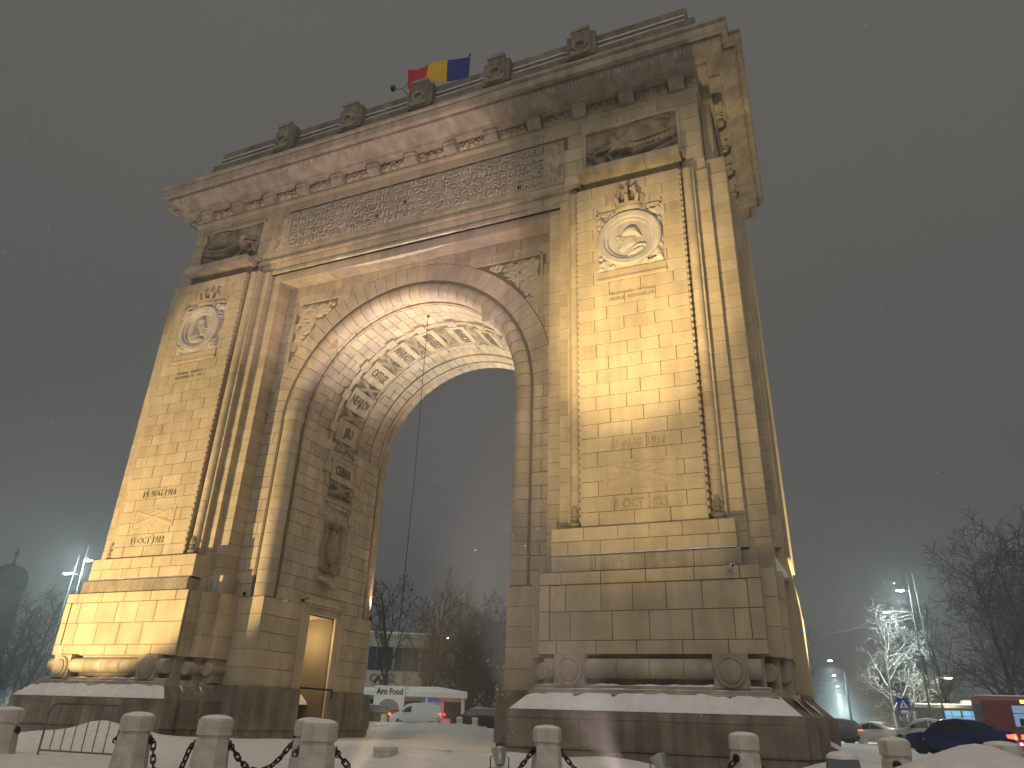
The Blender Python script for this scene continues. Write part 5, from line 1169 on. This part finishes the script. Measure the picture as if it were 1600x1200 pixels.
# ================================================================ BUILDINGS SEEN THROUGH THE ARCH, CHURCH
M['render'] = noise_mat('beige_render', (.34, .30, .25), (.40, .36, .30), 1.2, .9); M['dim_glass'] = mat('dark_window', (.03, .035, .04), .15); M['kiosk'] = noise_mat('kiosk_panel', (.55, .58, .56), (.62, .64, .62), 2, .6)
ob = thing('office_building', 'beige two-storey block with a window band and five rings, behind the kiosk', 'building', (-27.6, 57.5, gz(-27, 57)), R(210))
m = MB(); m.box(0, 26, -10, 0, -.5, 9.4); m.build('wall', M['render'], ob)
m = MB(); m.box(-.15, 26, -10, .15, 9.4, 9.75); m.build('parapet', M['render'], ob)
for k in range(6):
    a = 1.2 + k * 3.1; g = MB(); g.box(a, a + 2.9, .0, .06, 5.6, 8.2); w = g.build('window', M['dim_glass'], ob); g = MB()
    for q in (a, a + .95, a + 1.9, a + 2.85): g.box(q - .04, q + .04, .06, .12, 5.6, 8.2)
    g.build('mullion', M['lead'], w)
m = MB(); m.box(-.05, 20, 0, .5, 2.6, 3.1); m.build('canopy', M['render'], ob)
rings = tag(bpy.data.objects.new('ring_emblem', None)); COL.objects.link(rings); rings.parent = ob
for k, (cx, cz) in enumerate(((0, 0), (.92, 0), (1.84, 0), (.46, -.42), (1.38, -.42))):
    g = MB(); g.tube([(7.5 + cx + .4 * math.cos(a), .1, 4.75 + cz + .4 * math.sin(a)) for a in np.linspace(0, 2 * math.pi, 25)], .05, 6, False); g.build('ring', M['iron'], rings, smooth=True)
m = MB(); m.box(0, 19, -10, .2, 9.75, 9.9); m.build('roof_snow', M['snow'], ob)
ks = thing('kiosk', 'long low white kiosk with snowy roof and script sign, seen through the arch', 'kiosk', (-16.6, 41.2, gz(-17, 41)), R(205))
m = MB(); m.box(1.4, 12, -4, -.4, -.3, 2.45); m.build('wall', M['kiosk'], ks)
m = MB(); m.box(1.2, 12.3, -4.3, .5, 2.45, 2.85); m.build('fascia', M['kiosk'], ks)
m = MB(); m.box(1.2, 12.3, -4.3, .5, 2.85, 3.0); m.prism([(1.2, 3.0), (4, 3.35), (8, 3.25), (12.3, 3.0)], 'y', -4.2, .4); m.build('roof_snow', M['snow'], ks)
for k in range(5):
    g = MB(); g.box(1.7 + k * 1.9, 3.3 + k * 1.9, -.4, -.36, .7, 2.1); w = g.build('window', M['dim_glass'] if k != 1 else mat('lit_shop_window', (.05, .08, .2), .3, 0, (.10, .2, .6), .5), ks)
m = MB(); m.box(6.9, 9.7, .5, .62, 1.35, 3.3); sg = m.build('sign_board', mat('sign_cream', (.62, .62, .58), .6), ks)
me = text_mesh('Aro Food', .75, .05, 'lettering', M['iron'], 2.4, .02); o = link('lettering', me, sg); o.matrix_local = Fr((8.3, .63, 2.8), (-1, 0, 0), (0, 0, 1)).mtx()
m = MB(); m.prism([(8.3 + .95 * math.cos(a), 1.38 + .8 * math.sin(a)) for a in np.linspace(0, math.pi, 15)], 'y', .62, .67); m.build('sign_arch', M['lead'], sg)
m = MB()
for k in range(4): m.box(1.5 + k * 3.3, 1.65 + k * 3.3, .3, .45, -.3, 2.45)
build_each(m, 'post', M['kiosk'], ks)
ch = thing('church', 'dark church dome with a cross above the wood at far left', 'church', (-77.1, 34.1, 7.6)); ch.scale = (.42, .42, .42)
m = MB(); m.lathe([(4.4, -19), (4.4, 13.2), (4.7, 13.4), (4.7, 13.9)], 16); m.build('drum', mat('drum_stone', (.07, .07, .07), .9), ch)
m = MB(); m.lathe([(4.9, 13.9), (5.0, 15), (4.8, 16.6), (4.0, 18.2), (2.6, 19.2), (.9, 19.7), (.35, 20.3), (.3, 21.0)], 24); m.build('dome', mat('dome_lead', (.03, .032, .034), .6), ch, smooth=True)
m = MB(); m.box(-.16, .16, -.16, .16, 20.9, 24.6); m.box(-1.0, 1.0, -.14, .14, 22.9, 23.2); m.build('cross', M['iron'], ch)
m = MB(); m.tube([(.75 * math.cos(a), 0, 23.05 + .75 * math.sin(a)) for a in np.linspace(0, 6.283, 17)], .09, 6, False); m.build('cross_ring', M['iron'], ch)

# ================================================================ FALLING SNOW, MIST
mb = MB(); rg = random.Random(5)
def flake(p, s):
    a = [Vector((rg.gauss(0, 1), rg.gauss(0, 1), rg.gauss(0, 1))).normalized() * s for _ in range(3)]; o = len(mb.v)
    mb.add([p + a[0], p + a[1], p + a[2], p - a[0]], [(0, 1, 2), (0, 2, 3), (0, 3, 1), (1, 3, 2)])
C0 = Vector((13.704, -24.728, .6))
for _ in range(1300):
    d = rg.uniform(6, 34); p = C0 + (_fw * d + _rt * d * rg.uniform(-.72, .72) + _up * d * rg.uniform(-.54, .54))
    if p.z > -.2: flake(p, rg.uniform(.004, .010))
for _ in range(420):                                          # flakes drifting in the floodlight beam
    t = rg.uniform(.01, .6); p = Vector((7.0, -8.7, .1)).lerp(Vector((8.4, -6.8, 9.0)), t) + Vector((rg.gauss(0, .35), rg.gauss(0, .35), 0)) * (1 + 3 * t) - Vector((1.1, 0.6, 0)) * t
    flake(p, rg.uniform(.006, .013))
tag(mb.build('snowflakes', mat('snowflake', (.9, .9, .9), .6), None, recalc=False), 'fine snowflakes falling through the air before the arch', 'snowflakes', None, 'stuff')
hz = MB(); hz.box(-470, 470, -110, 470, -1.7, 33.5); hzo = hz.build('haze', [], None)
hm = bpy.data.materials.new('haze'); hm.use_nodes = True; hn = hm.node_tree.nodes; hn.clear(); ho = hn.new('ShaderNodeOutputMaterial'); hv = hn.new('ShaderNodeVolumePrincipled')
hv.inputs['Color'].default_value = (.92, .95, 1.0, 1); hv.inputs['Density'].default_value = HAZE; hv.inputs['Anisotropy'].default_value = .35
hm.node_tree.links.new(hv.outputs[0], ho.inputs['Volume']); hzo.data.materials.clear(); hzo.data.materials.append(hm)
tag(hzo, 'thin snowy night mist filling the square', 'haze', None, 'stuff')
